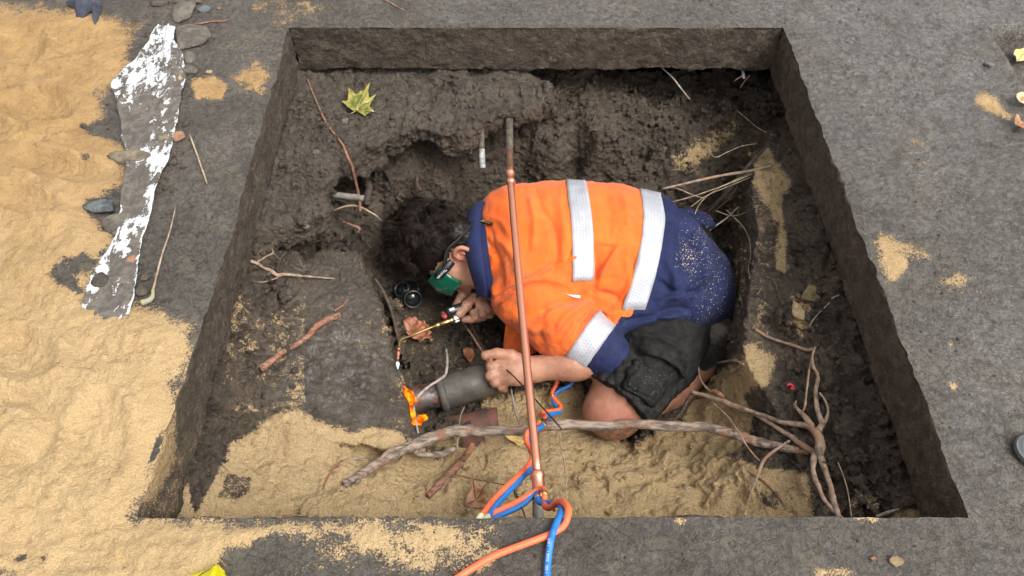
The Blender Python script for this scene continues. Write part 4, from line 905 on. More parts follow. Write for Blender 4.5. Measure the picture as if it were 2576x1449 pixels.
def root_tube(pts, r, n=6, seg=8, knob=.22, seed=0, wig=.0):
    r_ = max(r) if isinstance(r, (list, tuple)) else r
    A = np.array([pt(q, r_*.0012) for q in pts]); A[1:-1] = A[1:-1]*.8+(A[:-2]+A[2:])*.1
    C = cr(A, n)
    if wig: C = C+wig*np.stack([fbm(C+9.1*k, 14, 2, .6, 200+seed+k) for k in range(3)], 1)
    rr = np.interp(np.linspace(0, 1, len(C)), np.linspace(0, 1, len(r)), r) if isinstance(r, (list, tuple)) else np.full(len(C), float(r))
    V, F = tube(C, pxr(C, rr), seg, knob=knob, kf=45, seed=seed); return V, F, C
def root(name, pts, r, mat, label, cat, group=None, subs=(), **kw):
    V, F, C = root_tube(pts, r, **kw)
    if not subs: return tag(mk(name, V, F, mat), label, cat, group)
    t = thing(name, C[0], label, cat, group); mk('stem', V, F, mat, t)
    for i, (sp, sr) in enumerate(subs): v, f, _ = root_tube(sp, sr, **{**kw, 'seed': i+3}); mk('shoot', v, f, mat, t)
    return t
# big branch lying across the front of the pit
br = [(868,1218,-.50),(885,1206,-.50),(925,1183,-.50),(965,1153,-.51),(1000,1137,-.51),(1025,1126,-.52),(1065,1109,-.53),(1125,1089,-.54),(1175,1083,-.54),(1209,1088,-.54),(1259,1086,-.54),(1309,1083,-.54),(1375,1073,-.54),(1430,1066,-.54),(1459,1068,-.54),(1509,1074,-.54),(1575,1066,-.53),(1659,1071,-.52),(1717,1073,-.51),(1784,1075,-.49),(1851,1093,-.47),(1901,1109,-.46),(1937,1119,-.45),(2000,1132,-.43),(2040,1140,-.42)]
root('branch', br, [9, 10, 12, 13, 12, 14, 15, 15, 16, 13, 12, 12, 12.5, 13, 12, 12.5, 13, 13, 12.5, 12, 12, 12, 11, 10, 8], BARK, 'long thick grey branch with reddish patches lying across the front of the pit', 'branch',
     subs=[([(1030,1128,-.53),(1050,1140,-.56),(1080,1146,-.58),(1110,1143,-.60),(1130,1136,-.60),(1147,1126,-.60)], [7, 8, 7, 8, 7, 8]), ([(955,1158,-.50),(975,1138,-.49),(1000,1128,-.48),(1035,1112,-.47),(1026,1108,-.46)], [3, 6, 7, 5, 3]), ([(895,1192,-.49),(905,1200,-.48),(900,1216,-.49),(893,1218,-.49)], [5, 6, 6, 3])], n=7, seg=16, knob=.3, wig=.004)
root('branch', [(1190,1116,-.58),(1180,1135,-.58),(1160,1160),(1135,1190),(1110,1215),(1077,1248)], [9, 8, 9, 10, 9, 8], BARKR, 'short red barked branch sticking out of the sand below the long branch', 'branch',
     subs=[([(1160,1163),(1170,1185),(1180,1175)], [3, 3, 2]), ([(1142,1190),(1135,1210),(1125,1225),(1123,1238)], [4, 3, 3, 2])], n=6, seg=12, knob=.3)
# root cluster at the right
rc = thing('tree_root', P(2060, 1140, -.37), 'large forked grey root with many arms at the right of the pit', 'root')
Z = lambda L, a, b_: [(x, y, a+(b_-a)*i/(len(L)-1)) for i, (x, y) in enumerate(L)]
for nm, L, za, zb, r in [
 ('stem', [(1740,986),(1783,995),(1825,1013),(1867,1030),(1906,1044),(1944,1069),(1987,1097),(2029,1129),(2060,1142)], -.60, -.35, [4, 6.5, 8, 8.5, 6, 5.5, 7, 8, 10]),
 ('arm', [(1870,1028),(1923,1046),(1966,1062),(2004,1067),(2036,1072),(2057,1090),(2064,1115),(2060,1145)], -.48, -.34, [4, 6.5, 5.5, 7, 9, 10, 11.5, 12]),
 ('arm', [(2058,1085),(2069,1065),(2057,1035),(2053,1005),(2053,981),(2060,953),(2056,938),(2046,925),(2043,896),(2052,872)], -.34, -.24, [9, 7, 6, 5.5, 5, 5, 4, 4, 3, 2]),
 ('arm', [(2071,1069),(2085,1037),(2078,1013),(2060,988)], -.33, -.28, [5, 3.5, 3, 2.2]), ('arm', [(2052,874),(2046,886),(2039,921),(2029,974),(2025,1027),(2015,1040)], -.24, -.33, [3, 3, 2.5, 2.5, 2.5, 2]),
 ('arm', [(2048,1078),(2025,1050),(2010,1035),(1998,1020),(2003,1008)], -.34, -.36, [9, 7, 5, 4, 2]), ('arm', [(2049,1140),(2043,1185),(2050,1205),(2057,1220),(2071,1255),(2099,1287),(2115,1303)], -.34, -.24, [8, 6, 6, 6, 5, 5.5, 6]),
 ('arm', [(2062,1140),(2078,1185),(2092,1220),(2096,1259),(2110,1298),(2122,1325)], -.34, -.22, [10, 7, 7, 7, 6.5, 6]), ('arm', [(1987,1108),(1948,1132),(1920,1157),(1906,1196),(1895,1225),(1881,1262)], -.40, -.47, [3, 4, 4, 3.5, 3, 2])]:
    V, F, _ = root_tube(Z(L, za, zb), r, n=6, seg=12, knob=.3, wig=.003, seed=len(L)); mk(nm, V, F, BARKP, rc)
root('root', [(1899,828),(1930,847),(1958,858),(1994,868),(2029,881),(2046,879)], [4, 4, 3.5, 4, 4.5, 5], BARKP, 'pale reddish root reaching left above the forked root', 'root', 'roots showing in the pit')
root('root', [(1742,986,-.60),(1730,1005,-.62),(1722,1022,-.64),(1712,1042,-.66),(1694,1060,-.62)], [3, 5, 5, 5, 3], BARKD, 'dark crooked stem between the knee and the forked root', 'root', 'roots showing in the pit')
root('bark_flake', [(1783,984,-.55),(1797,984,-.54),(1812,992,-.53),(1822,1000,-.53)], [2.5, 5.5, 6, 2], simple('bark_orange', (.30, .15, .075), .8, var=.6, bump=.9), 'splintered orange bark flake on the end of the forked root', 'bark')
root('twig', [(1759,904,-.60),(1757,930,-.60),(1762,955,-.59),(1775,975,-.57),(1788,985,-.55)], [1.5, 2, 2, 2.5, 3], BARKP, 'thin upright twig beside the knee of the worker', 'twig')
root('twig', [(1797,914),(1830,909),(1850,905),(1872,918)], [2.5, 3.5, 4.5, 2], PALE, 'short pale broken stick on sand right of the boot', 'twig')
root('twig', [(1812,962),(1838,940),(1868,916)], [1.5, 2, 1.2], PALE, 'straight dry stalk nearest the calf on the sand', 'twig')
root('twig', [(1855,946),(1890,915),(1938,890)], [1.5, 1.6, 1.2], PALE, 'bent dry stalk climbing the sandy bank', 'twig')
root('root', [(1793,1013,-.52),(1835,1051,-.48),(1863,1097,-.43),(1888,1136,-.42),(1914,1162,-.44)], [1.5, 2.2, 2, 2, 1.5], BARKP, 'thin root crossing in front of the long branch at right', 'root', 'roots showing in the pit')
root('root', [(1832,1139),(1860,1170),(1888,1192),(1923,1210),(1958,1248),(1982,1282)], [1.5, 2, 2, 2, 2, 1.4], BARKR, 'thin red root over the sand in front of the forked root', 'root', 'roots showing in the pit')
# roots at the left
root('root', [(655,928),(680,910),(711,885),(748,867),(778,844),(792,822),(822,804),(856,792)], [10, 9, 7, 6.5, 7, 8, 8, 7], BARKR, 'thick bare brown root on the wet mud slope left of the worker', 'root', 'roots showing in the pit', subs=[([(842,783),(852,775),(864,768),(869,760),(875,753)], [2.5, 2.5, 2, 2, 1])], seg=12)
root('root', [(625,655),(645,662),(659,670),(681,681),(698,694),(712,690),(729,691),(778,696),(842,701)], [4, 4.5, 5, 5, 5, 4.5, 4, 3, 1.5], BARKP, 'forked pale root sticking out under the slab at left', 'root', 'roots showing in the pit', subs=[([(646,660),(667,646),(689,637),(684,625)], [2.5, 2.2, 2, 1]), ([(700,698),(678,706),(655,711),(626,704)], [2, 1.5, 1.2, .8])])
root('root', [(773,198,-.215),(785,230,-.23),(800,265,-.26),(821,312,-.295),(838,333,-.30),(863,364,-.31),(873,391,-.32),(886,419,-.34),(892,448,-.37),(900,479,-.41),(905,510,-.45),(906,533,-.48)], [1.5, 2, 2.2, 2.5, 2.5, 3, 3.5, 4, 4, 4, 4, 3], BARKR, 'long red root trailing down over the broken ledge', 'root', 'roots showing in the pit')
root('root', [(836,531,-.46),(863,520,-.46),(888,516,-.47),(909,521,-.47),(930,533,-.49),(946,542,-.50),(962,557,-.52)], [1.5, 2.5, 2.5, 2.5, 2.5, 2.5, 1], PALE, 'thin pale curved root left of the head', 'root', 'roots showing in the pit')
root('root', [(863,558,-.48),(884,566,-.48),(905,573,-.48),(902,586,-.49)], [2, 3, 4, 1.5], BARKR, 'short red root stub left of the head', 'root', 'roots showing in the pit')
root('root', [(913,436,-.44),(919,454,-.45),(930,469,-.47),(925,489,-.49),(923,515,-.52)], [8, 8, 10, 9, 8], BARKD, 'dark muddy root bending down behind the pale root', 'root', 'roots showing in the pit', seg=12)
root('root', [(1058,480,-.50),(1047,462,-.49),(1050,445,-.49)], [5, 4, 3], BARKD, 'dark stub of root above the head', 'root', 'roots showing in the pit')
root('root', [(1122,877,-.66),(1126,905,-.62),(1122,944,-.60),(1106,955,-.59),(1081,970,-.585),(1059,989,-.585),(1039,1010,-.57),(1041,1030,-.56),(1047,1064,-.55),(1052,1090,-.54)], [2.5, 3.5, 4, 4, 3.5, 3.5, 3.5, 3.2, 3, 2.5], GREYR, 'bent grey root lying over the burnt pipe end', 'root', 'roots showing in the pit')
root('root', [(1665,475,-.36),(1740,458,-.35),(1810,442,-.34),(1880,432,-.33),(1945,416,-.31)], [2, 3, 3.5, 4, 3], BARKP, 'long straight light brown root behind the hips', 'root', 'roots showing in the pit')
root('root', [(1930,366,-.30),(1905,392,-.31),(1880,420,-.34),(1842,468,-.40),(1800,515,-.50),(1768,548,-.58)], [3, 5, 6, 6, 5, 5], BARKD, 'dark red root slanting down behind the navy shirt tail', 'root', 'roots showing in the pit', subs=[([(1845,462,-.40),(1855,470,-.42),(1835,500,-.46),(1800,530,-.52)], [4, 4, 3, 2])])
root('root', [(1663,169,-.21),(1690,192,-.24),(1708,216,-.26),(1735,250,-.29)], [1, 2, 2, 1.5], GREYR, 'grey root hanging below the far slab edge', 'root', 'roots showing in the pit')
root('root', [(1853,277),(1880,300),(1910,325),(1942,339)], [1.2, 1.6, 1.6, 1.2], PALE, 'thin pale root high in the far right corner of the bank', 'root', 'roots showing in the pit')
root('root', [(1866,160,-.19),(1869,180,-.21),(1872,198,-.23)], [5, 4, 3], GREYR, 'muddy grey root dangling in the dark far right corner', 'root', 'roots showing in the pit', subs=[([(1870,190,-.22),(1858,196,-.24),(1846,205,-.26)], [3, 2, 1]), ([(1886,190,-.22),(1872,205,-.25),(1862,222,-.28)], [1.2, 1.2, .8])])
root('root', [(2112,742),(2096,748),(2085,765),(2062,785),(2045,805),(2035,822)], [2, 3, 2.5, 2, 2.2, 1.5], GREYR, 'crooked grey root in the gap of the right bank', 'root', 'roots showing in the pit')
root('root', [(1827,528,-.48),(1850,550,-.47),(1872,572,-.46),(1887,604,-.46)], [1.5, 2, 1.6, 1.2], PALE, 'curved pale root arching behind the boot', 'root', 'roots showing in the pit')
root('root', [(1408,1090,-.54),(1412,1130,-.60),(1420,1160,-.62),(1424,1215,-.60),(1422,1262,-.57)], [1.5, 2.2, 2.5, 2.5, 1.5], PALE, 'thin root hanging down right of the copper pipe', 'root', 'roots showing in the pit')
root('root', [(1286,978,-.74),(1290,1005,-.73),(1298,1040,-.71),(1308,1068,-.66)], [2, 2.8, 2.6, 2], GREYR, 'grey root standing in sand below the near hand', 'root', 'roots showing in the pit')
root('root', [(1169,1022,-.72),(1158,1045,-.68),(1155,1070,-.60),(1155,1090,-.55),(1150,1115,-.57),(1146,1150,-.62)], [1.6, 1.8, 1.8, 1.6, 1.6, 1], PALE, 'thin pale root crossing the long branch at its left', 'root', 'roots showing in the pit')
root('root', [(1145,1193,-.56),(1180,1203,-.54),(1230,1212,-.50),(1280,1222,-.46),(1312,1221,-.42)], [1.6, 2, 1.8, 1.6, 1.2], BARKR, 'thin root running behind the brown leaf to the hoses', 'root', 'roots showing in the pit')
root('root', [(1292,1231,-.30),(1302,1255,-.26),(1312,1275,-.22),(1321,1300,-.17)], [2.2, 3, 3, 2.2], BARKD, 'dark thin stem in front of the returning hoses', 'root', 'roots showing in the pit', subs=[([(1293,1233,-.30),(1307,1252,-.27),(1313,1280,-.23)], [.8, .8, .8])])
root('root', [(1160,805,-.73),(1185,840,-.72),(1205,872,-.70),(1214,884,-.69)], [2, 3, 3.5, 3], BARKR, 'reddish root leading down to the thumb', 'root', 'roots showing in the pit')
root('root', [(855,1165),(835,1180),(822,1205),(812,1232)], [2, 2.5, 2.5, 1.5], BARKR, 'small crooked root in the sand left of the branch end', 'root', 'roots showing in the pit')
root('root', [(862,1158),(890,1152),(915,1158),(940,1154)], [1.4, 1.8, 1.8, 1.4], GREYR, 'hair thin root joining the left end of the long branch', 'root', 'roots showing in the pit')
root('root', [(2108,1163,-.30),(2125,1205,-.29),(2135,1245,-.27),(2142,1300,-.24)], [1.2, 1.6, 1.4, 1.2], PALE, 'straight thin root right of the forked root', 'root', 'roots showing in the pit')
root('twig', [(2205,1300,-.24),(2230,1290,-.24),(2262,1281,-.23)], [4, 4.5, 3], GREYR, 'stubby grey stick in the near right corner of the pit', 'twig')
for k_, (pts_, r_, lab_) in enumerate([
 ([(1690,508,-.40),(1735,497,-.37),(1790,478,-.35),(1845,458,-.33),(1893,437,-.33)], 1.3, 'thin pale root just under the long straight one behind the hips'),
 ([(1738,520,-.42),(1775,492,-.39),(1830,470,-.36),(1888,446,-.34)], 1.1, 'second thin pale root under the long straight one'),
 ([(1745,545,-.46),(1760,510,-.43),(1795,480,-.40),(1850,452,-.36),(1920,420,-.32)], 1.2, 'thin root rising steeply from the shirt tail to the bank'),
 ([(1690,470,-.38),(1715,478,-.38),(1745,492,-.38),(1768,498,-.38)], 1.2, 'short pale root crossing under the long straight one'),
 ([(1785,372,-.36),(1790,392,-.36),(1803,397,-.35),(1830,382,-.34),(1865,367,-.33),(1905,361,-.32)], 1.1, 'wavy pale root hooking down on the far right bank'),
 ([(1800,530,-.46),(1840,545,-.45),(1870,538,-.44),(1900,520,-.42)], 1.1, 'thin root bowing over the gap behind the shirt tail'),
 ([(1885,600,-.44),(1890,640,-.44),(1882,670,-.46),(1886,700,-.46)], 1.2, 'thin red root on the edge of the right bank'),
 ([(1765,600,-.52),(1790,575,-.50),(1830,548,-.48),(1858,520,-.46)], 2.0, 'grey root above the buttocks in the gap')]):
    root('root', pts_, r_, PALE if 'grey' not in lab_ else GREYR, lab_, 'root', 'roots showing in the pit', seg=6)
root('bark_strip', [(943,700,-.50),(962,728,-.53),(978,762,-.55),(990,800,-.57),(1000,845,-.59),(1010,890,-.61)], [2, 4, 4.5, 4, 4, 2], BARKD, 'dark strip of bark standing beside the black gap at the mud slab', 'bark')
# ---- fine hair roots, too many to count
def fine_roots():
    r = np.random.default_rng(5); parts = []
    spots = [(1405, 225, 24), (1515, 200, 10), (1330, 215, 8), (1085, 430, 14), (1860, 350, 14), (1830, 480, 18), (1890, 640, 14), (1890, 560, 10), (690, 640, 8), (640, 950, 14), (800, 640, 8), (1010, 470, 6), (960, 620, 8), (1930, 400, 16), (1750, 470, 10), (1540, 300, 8), (2080, 700, 6), (2000, 1180, 6), (1240, 820, 8), (720, 720, 6), (830, 600, 8), (1890, 700, 12), (1620, 250, 8)]
    for cx, cy, k in spots:
        for _ in range(k):
            x, y = cx+r.normal()*28, cy+r.normal()*22; a = r.random()*6.28; L = 8+r.random()*22; pts = []
            for t in range(5):
                pts.append(ground_at(x, y, .008+.012*math.sin(t/4*3.14))); a += r.normal()*.5; x += math.cos(a)*L/3; y += abs(math.sin(a))*L/3
            pts = np.array(pts)
            if np.abs(np.diff(pts, axis=0)).max() > .09: continue
            parts.append(tube(cr(pts, 3), .0006+.0007*r.random(), 4))
    V, F = join(parts); o = mk('fine_roots', V, F, FINE); o['kind'] = 'stuff'; tag(o, 'pale hair roots hanging from the soil of the pit', 'roots')
fine_roots()
# ---- pipes
def metal(name, c, c2, rough=.25, sc_=30, tarn=.5):
    b = NB(name); n = b.noise(1, 5, .6, vec=b.stretch(sc_*6, sc_*.5, sc_*6)); c_ = b.mix(b.ramp(n, .4, .66, 0, tarn), c, c2)
    b.base(c_); b.set(Roughness=b.ramp(n, .3, .7, rough, rough+.2), Metallic=1.); b.bump(b.noise(60, 3, .5), .12, .003); return b.m
COPPER = metal('copper', (.78, .37, .25), (.48, .20, .13), .36); OLDCU = metal('tarnished_copper', (.30, .17, .12), (.12, .085, .06), .55, 50, 1.)
BRASS = metal('brass', (.72, .53, .22), (.42, .30, .12), .25); STEEL = metal('steel', (.55, .55, .56), (.3, .3, .3), .25)
OLD = simple('old_pipe', (.10, .085, .062), .9, var=.45, vs=60, bump=.8, bs=150, c2=(.05, .042, .03)); ZINC = simple('old_grey_pipe', (.17, .155, .135), .6, var=.35, vs=45, bump=.4)
CRUST = simple('crusted_pipe', (.42, .46, .46), .9, var=.5, vs=80, bump=.9, bs=160)
cp = thing('copper_pipe', P(1352, 1190, -.27), 'bright copper water pipe crossing the pit above the worker, joined to old pipe', 'pipe')
A0, A1 = P(1283.5, 445, -.27), P(1353, 1200, -.27); dA = nrm_(A1-A0); rA = .0126
tt = np.linspace(0, 1, 24)[:, None]; sag = np.sin(tt*math.pi)*np.array([[-.002, 0, -.004]])
V, F = tube(A0+(A1-A0)*tt+sag, rA, 28); mk('pipe_run', V, F, COPPER, cp)
def coupling(a, d, L, r0):
    pr = [(0, r0*1.12), (.004, r0*1.3), (.011, r0*1.42), (.018, r0*1.3), (.021, r0*1.18), (L-.021, r0*1.18), (L-.018, r0*1.3), (L-.011, r0*1.42), (L-.004, r0*1.3), (L, r0*1.12)]
    V, F = lathe(pr, a, a+d, 32); mk('coupling', V, F, COPPER, cp)
coupling(P(1282.5, 430, -.27), dA, .066, .0126)
coupling(P(1351.5, 1186, -.27), dA, .078, .0142)
B0 = P(1281, 290, -.275); V, F = tube(np.linspace(B0, P(1281.5, 383, -.272), 10), .0142, 18, knob=.12, kf=60); mk('crusted_end', V, F, OLD, cp)
V, F = tube(np.linspace(P(1281.2, 380, -.272), P(1282.5, 432, -.27), 8), .0138, 24); mk('tarnished_end', V, F, OLDCU, cp)
V, F = tube(np.linspace(P(1353.5, 1212, -.27), P(1354, 1365, -.27), 8), .0148, 26); mk('grey_end', V, F, ZINC, cp)
st = thing('cut_pipe', P(1212, 330, -.30), 'short cut pipe with a pale crusted end hanging from the ledge', 'pipe'); V, F = tube(cr([P(1211, 322, -.29), P(1211, 350, -.31), P(1212, 375, -.33)], 4), .0115, 14, knob=.12, kf=70); mk('rusty_part', V, F, OLD, st)
V, F = tube(cr([P(1212, 374, -.33), P(1213, 400, -.35), P(1215, 423, -.37)], 4), .0112, 14, knob=.08, kf=70); mk('crusted_part', V, F, CRUST, st)
for pts, r, lab in (([P(915, 378, -.295), P(914, 405, -.33), P(913, 434, -.36)], .0125, 'muddy pipe stub pointing down from the ledge'), ([P(836, 490, -.34), P(875, 494, -.34), P(915, 499, -.34)], .0115, 'grey pipe stub lying level under the ledge')):
    V, F = tube(cr(pts, 5), r, 14, knob=.14, kf=60); tag(mk('pipe_stub', V, F, ZINC if 'grey' in lab else OLD), lab, 'pipe')
# the old sewer pipe being worked on
sp = thing('drain_pipe', P(1110, 990, -.76), 'dark cast iron drain pipe with a scorched copper end under the near hand', 'pipe')
IRON = simple('dark_iron', (.045, .042, .038), .55, var=.4, vs=25, bump=.5, bs=90, c2=(.085, .075, .062))
D0, D1, D2 = P(1042, 1004, -.70), P(1110, 990, -.70), P(1256, 946, -.69)
V, F = tube(cr([D1, (D1+D2)/2+np.array([0, 0, .003]), D2], 8), [.060]*17, 36, knob=.03, kf=20); mk('iron_barrel', V, F, IRON, sp)
V, F = lathe([(0, .052), (.004, .066), (.022, .068), (.028, .060)], D1-nrm_(D2-D1)*.012, D2, 36); mk('socket_lip', V, F, IRON, sp)
SC = NB('scorched_copper'); n_ = SC.noise(28, 6, .65); SC.base(SC.mix(SC.ramp(n_, .4, .6), SC.mix(SC.ramp(SC.noise(17, 4, .6, off=5), .45, .6), (.03, .026, .024), (.30, .115, .05)), (.13, .12, .12))); SC.set(Roughness=.45, Metallic=.5); SC.bump(n_, .5, .006)
V, F = tube(np.linspace(P(1030, 1008, -.70), D1, 8), .046, 30, knob=.04, kf=25); mk('copper_end', V, F, SC.m, sp)
CLAY = simple('fired_clay', (.13, .05, .038), .8, var=.4, vs=30, bump=.5, c2=(.07, .045, .035))
V, F = tube(np.linspace(P(1095, 1094, -.825), P(1256, 1068, -.80), 8), .062, 24, knob=.02); tag(mk('clay_pipe', V, F, CLAY), 'red clay pipe half buried in sand behind the long branch', 'pipe')
V, F = tube(np.linspace(P(1160, 1108, -.71), P(1215, 1122, -.725), 6), .030, 18, knob=.06); tag(mk('clay_shard', V, F, CLAY), 'dark red clay shard in the sand just below the long branch', 'shard')
# ---- flames
def emis(name, c1, c2, st_, st2, sc_=30):
    b = NB(name); n = b.noise(sc_, 3, .6); e = b.mix(b.ramp(n, .35, .65), c1, c2); b.base((0, 0, 0)); b.l(e, b.b.inputs['Emission Color']); b.l(b.ramp(n, .3, .7, st_, st2), b.b.inputs['Emission Strength']); b.set(Roughness=1.); b.b.inputs['Specular IOR Level'].default_value = 0
    tr = b.n('ShaderNodeBsdfTransparent'); mx = b.n('ShaderNodeMixShader'); lw = b.n('ShaderNodeLayerWeight'); lw.inputs[0].default_value = .35
    b.l(b.ramp(lw.outputs['Facing'], .25, .95, .95, .0), mx.inputs[0]); b.l(tr.outputs[0], mx.inputs[1]); b.l(b.b.outputs[0], mx.inputs[2]); b.l(mx.outputs[0], b.out.inputs[0]); return b.m
fl = Vol(P(990, 1110, -.72)-np.array([.03, .03, .0]), P(1100, 930, -.38)+np.array([.03, .03, 0]), .0045)
for a, b_, ra, rb in (((1033, 944), (1030, 956), .004, .008), ((1030, 956), (1015, 967), .008, .008), ((1017, 968), (1026, 980), .009, .009), ((1022, 985), (1034, 990), .014, .014), ((1028, 996), (1037, 1003), .018, .015), ((1032, 1004), (1036, 1020), .015, .010), ((1037, 1020), (1038, 1040), .009, .008), ((1039, 1040), (1042, 1058), .010, .009), ((1042, 1058), (1048, 1078), .010, .005), ((1056, 1052), (1068, 1050), .016, .013), ((1068, 1050), (1076, 1052), .012, .006), ((1056, 1052), (1058, 1080), .014, .004)):
    c_ = np.array([0, 0, 1.6]); A_ = [min((P(*q, -.56), ground_at(*q, .010)), key=lambda v_: np.linalg.norm(v_-c_)) for q in (a, b_)]; fl.cap(A_[0], A_[1], ra, rb, .006)
V, Q = fl.mesh(); V = V+vnormals(V, Q)*(.008*fbm(V, 55, 3, .65, 171)-.0035)[:, None]
tag(mk('flame', V, Q, emis('orange_flame', (1., .10, .003), (1., .34, .01), .35, 1.05, 45)), 'orange yellow flame licking along the mud slab edge beside the pipe end', 'flame')
# ---- torch
tc = thing('gas_torch', P(1127, 790, -.60), 'brass gas torch with a black handle held in the far hand', 'torch')
def bar(a, b_, r, mat, nm, par=tc, seg=20): V, F = tube(np.linspace(a, b_, 5), r, seg); return mk(nm, V, F, mat, par)
BLK = simple('black_plastic', (.012, .012, .013), .35, var=.2); RED = simple('red_knob', (.30, .03, .04), .35); BLU = simple('blue_fitting', (.02, .13, .36), .35); YEL = simple('yellow_stripe', (.55, .38, .05), .4)
h = bar(P(1122, 788, -.572), P(1190, 765, -.585), .0200, BLK, 'handle'); bar(P(1190, 764, -.590), P(1225, 752, -.60), .013, BLK, 'handle_tail')
bar(P(1130, 781, -.553), P(1143, 776, -.553), .0055, simple('white_badge', (.6, .6, .6), .4), 'badge', h); bar(P(1170, 764, -.572), P(1190, 757, -.572), .0055, YEL, 'stripe', h)
bar(P(1113, 785, -.59), P(1128, 800, -.59), .012, BRASS, 'valve_block'); bar(P(1120, 785, -.585), P(1127, 797, -.585), .009, BRASS, 'valve_fork')
V, F = lathe([(0, .006), (.006, .006), (.007, .0115), (.02, .0125), (.023, .009)], P(1120, 800, -.595), P(1117, 782, -.545), 16); mk('gas_knob', V, F, RED, tc)
nu = bar(P(1139, 803, -.592), P(1153, 797, -.592), .0145, STEEL, 'knurled_nut')
for i in range(10):
    a = i*math.pi/5; ax_ = nrm_(P(1153, 797, -.592)-P(1139, 803, -.592)); e1 = nrm_(np.cross(ax_, [0, 0, 1])); e2 = np.cross(ax_, e1); o_ = (e1*math.cos(a)+e2*math.sin(a))*.0145
    bar(P(1139, 803, -.592)+o_, P(1153, 797, -.592)+o_, .0024, STEEL, 'ridge', nu, 6)
V, F = lathe([(0, .009), (.012, .011), (.014, .0075), (.03, .0085), (.055, .0078), (.057, .0095), (.068, .0095), (.07, .0055), (.085, .006)], P(1140, 804, -.592), P(1079, 826, -.575), 16); mk('mixer', V, F, BRASS, tc)
V, F = tube(cr([P(1092, 821, -.578), P(1060, 834, -.565), P(1039, 843, -.555), P(1014, 852, -.535), P(1007, 857, -.53), P(1005, 864, -.527), P(1003, 878, -.522)], 7), .0042, 12); mk('lance', V, F, BRASS, tc)
V, F = lathe([(0, .0055), (.012, .006), (.013, .0045), (.018, .0045), (.019, .0075), (.034, .0075), (.036, .006), (.058, .0038), (.06, .003)], P(1003, 874, -.523), P(1000.5, 912, -.50), 16); mk('tip', V, F, COPPER, tc)
bar(P(1212, 746, -.60), P(1222, 742, -.60), .007, BRASS, 'brass_fitting'); bar(P(1222, 742, -.60), P(1232, 739, -.60), .012, RED, 'red_fitting'); bar(P(1222, 765, -.60), P(1234, 767, -.60), .006, BRASS, 'brass_fitting'); bar(P(1233, 767, -.60), P(1246, 772, -.60), .0135, BLU, 'blue_fitting')
V, F = lathe([(0, .003), (.005, .0055), (.012, .0045), (.022, .0018), (.028, .0004)], P(1000.5, 911, -.501), P(1001, 932, -.50), 12)
tag(mk('torch_flame', V, F, emis('blue_flame', (.35, .85, .9), (.8, 1., 1.), 1.2, 1.8, 80)), 'small blue white flame at the torch tip', 'flame')
V, F = tube(cr([P(1182, 808, -.66), P(1203, 855, -.62), P(1225, 888, -.60), P(1250, 905, -.600), P(1300, 955, -.55), P(1345, 1003, -.46), P(1412, 1078, -.36)], 6), .0026, 8); tag(mk('filler_rod', V, F, simple('rod_steel', (.09, .055, .045), .4, metal=.6)), 'thin dark filler rod pinched between thumb and finger', 'rod')
# ---- hoses
HO = [(1380,890,-.70),(1392,925,-.72),(1402,950,-.735),(1399,966,-.745),(1389,989,-.75),(1395,1003,-.755),(1410,1022,-.75),(1403,1031,-.735),(1370,1036,-.70),(1361,1042,-.67),(1372,1049,-.62),(1355,1064,-.53),(1336,1078,-.475),(1325,1092,-.46),(1325,1113,-.47),(1335,1132,-.44),(1339,1148,-.40),(1325,1176,-.35),(1275,1224,-.27),(1242,1257,-.23),(1219,1287,-.19),(1206,1304,-.17),(1202,1316,-.17),(1215,1310,-.18),(1242,1291,-.20),(1292,1267,-.215),(1335,1243,-.225),(1352,1233,-.225),(1367,1231,-.21),(1370,1247,-.19),(1369,1262,-.19),(1373,1275,-.15),(1385,1277,-.11),(1400,1265,-.07),(1415,1263,-.03),(1427,1275,.0),(1430,1292,.012),(1419,1321,.012),(1394,1339,.011),(1362,1353,.010),(1308,1373,.010),(1244,1398,.010),(1181,1434,.010),(1120,1475,.010)]
HB = [(1440,945,-.73),(1437,966,-.745),(1420,976,-.75),(1403,985,-.755),(1391,1003,-.762),(1397,1018,-.762),(1410,1034,-.75),(1395,1040,-.72),(1372,1045,-.69),(1366,1052,-.655),(1380,1056,-.60),(1372,1068,-.53),(1352,1080,-.48),(1334,1098,-.475),(1330,1116,-.485),(1336,1138,-.45),(1345,1156,-.405),(1338,1176,-.365),(1309,1206,-.31),(1259,1259,-.235),(1235,1290,-.195),(1222,1306,-.17),(1219,1318,-.17),(1232,1312,-.18),(1259,1296,-.205),(1309,1273,-.22),(1345,1243,-.225),(1352,1240,-.225),(1353,1252,-.205),(1358,1264,-.19),(1379,1266,-.17),(1396,1268,-.14),(1406,1270,-.09),(1412,1280,-.03),(1408,1297,.008),(1395,1328,.022),(1391,1340,.026),(1385,1364,.016),(1379,1407,.010),(1376,1449,.010),(1373,1490,.010)]
def rubber(name, c, c2):
    b = NB(name); n = b.noise(9, 4, .6); c_ = b.mix(b.ramp(n, .35, .65), c, c2); c_ = b.mix(b.ramp(b.noise(70, 5, .7, off=4), .66, .76, 0, .7), c_, tuple(x*.35+.03 for x in c)); b.base(c_); b.set(Roughness=b.ramp(n, .3, .7, .42, .6)); b.bump(b.noise(200, 2, .5), .1, .002); return b.m
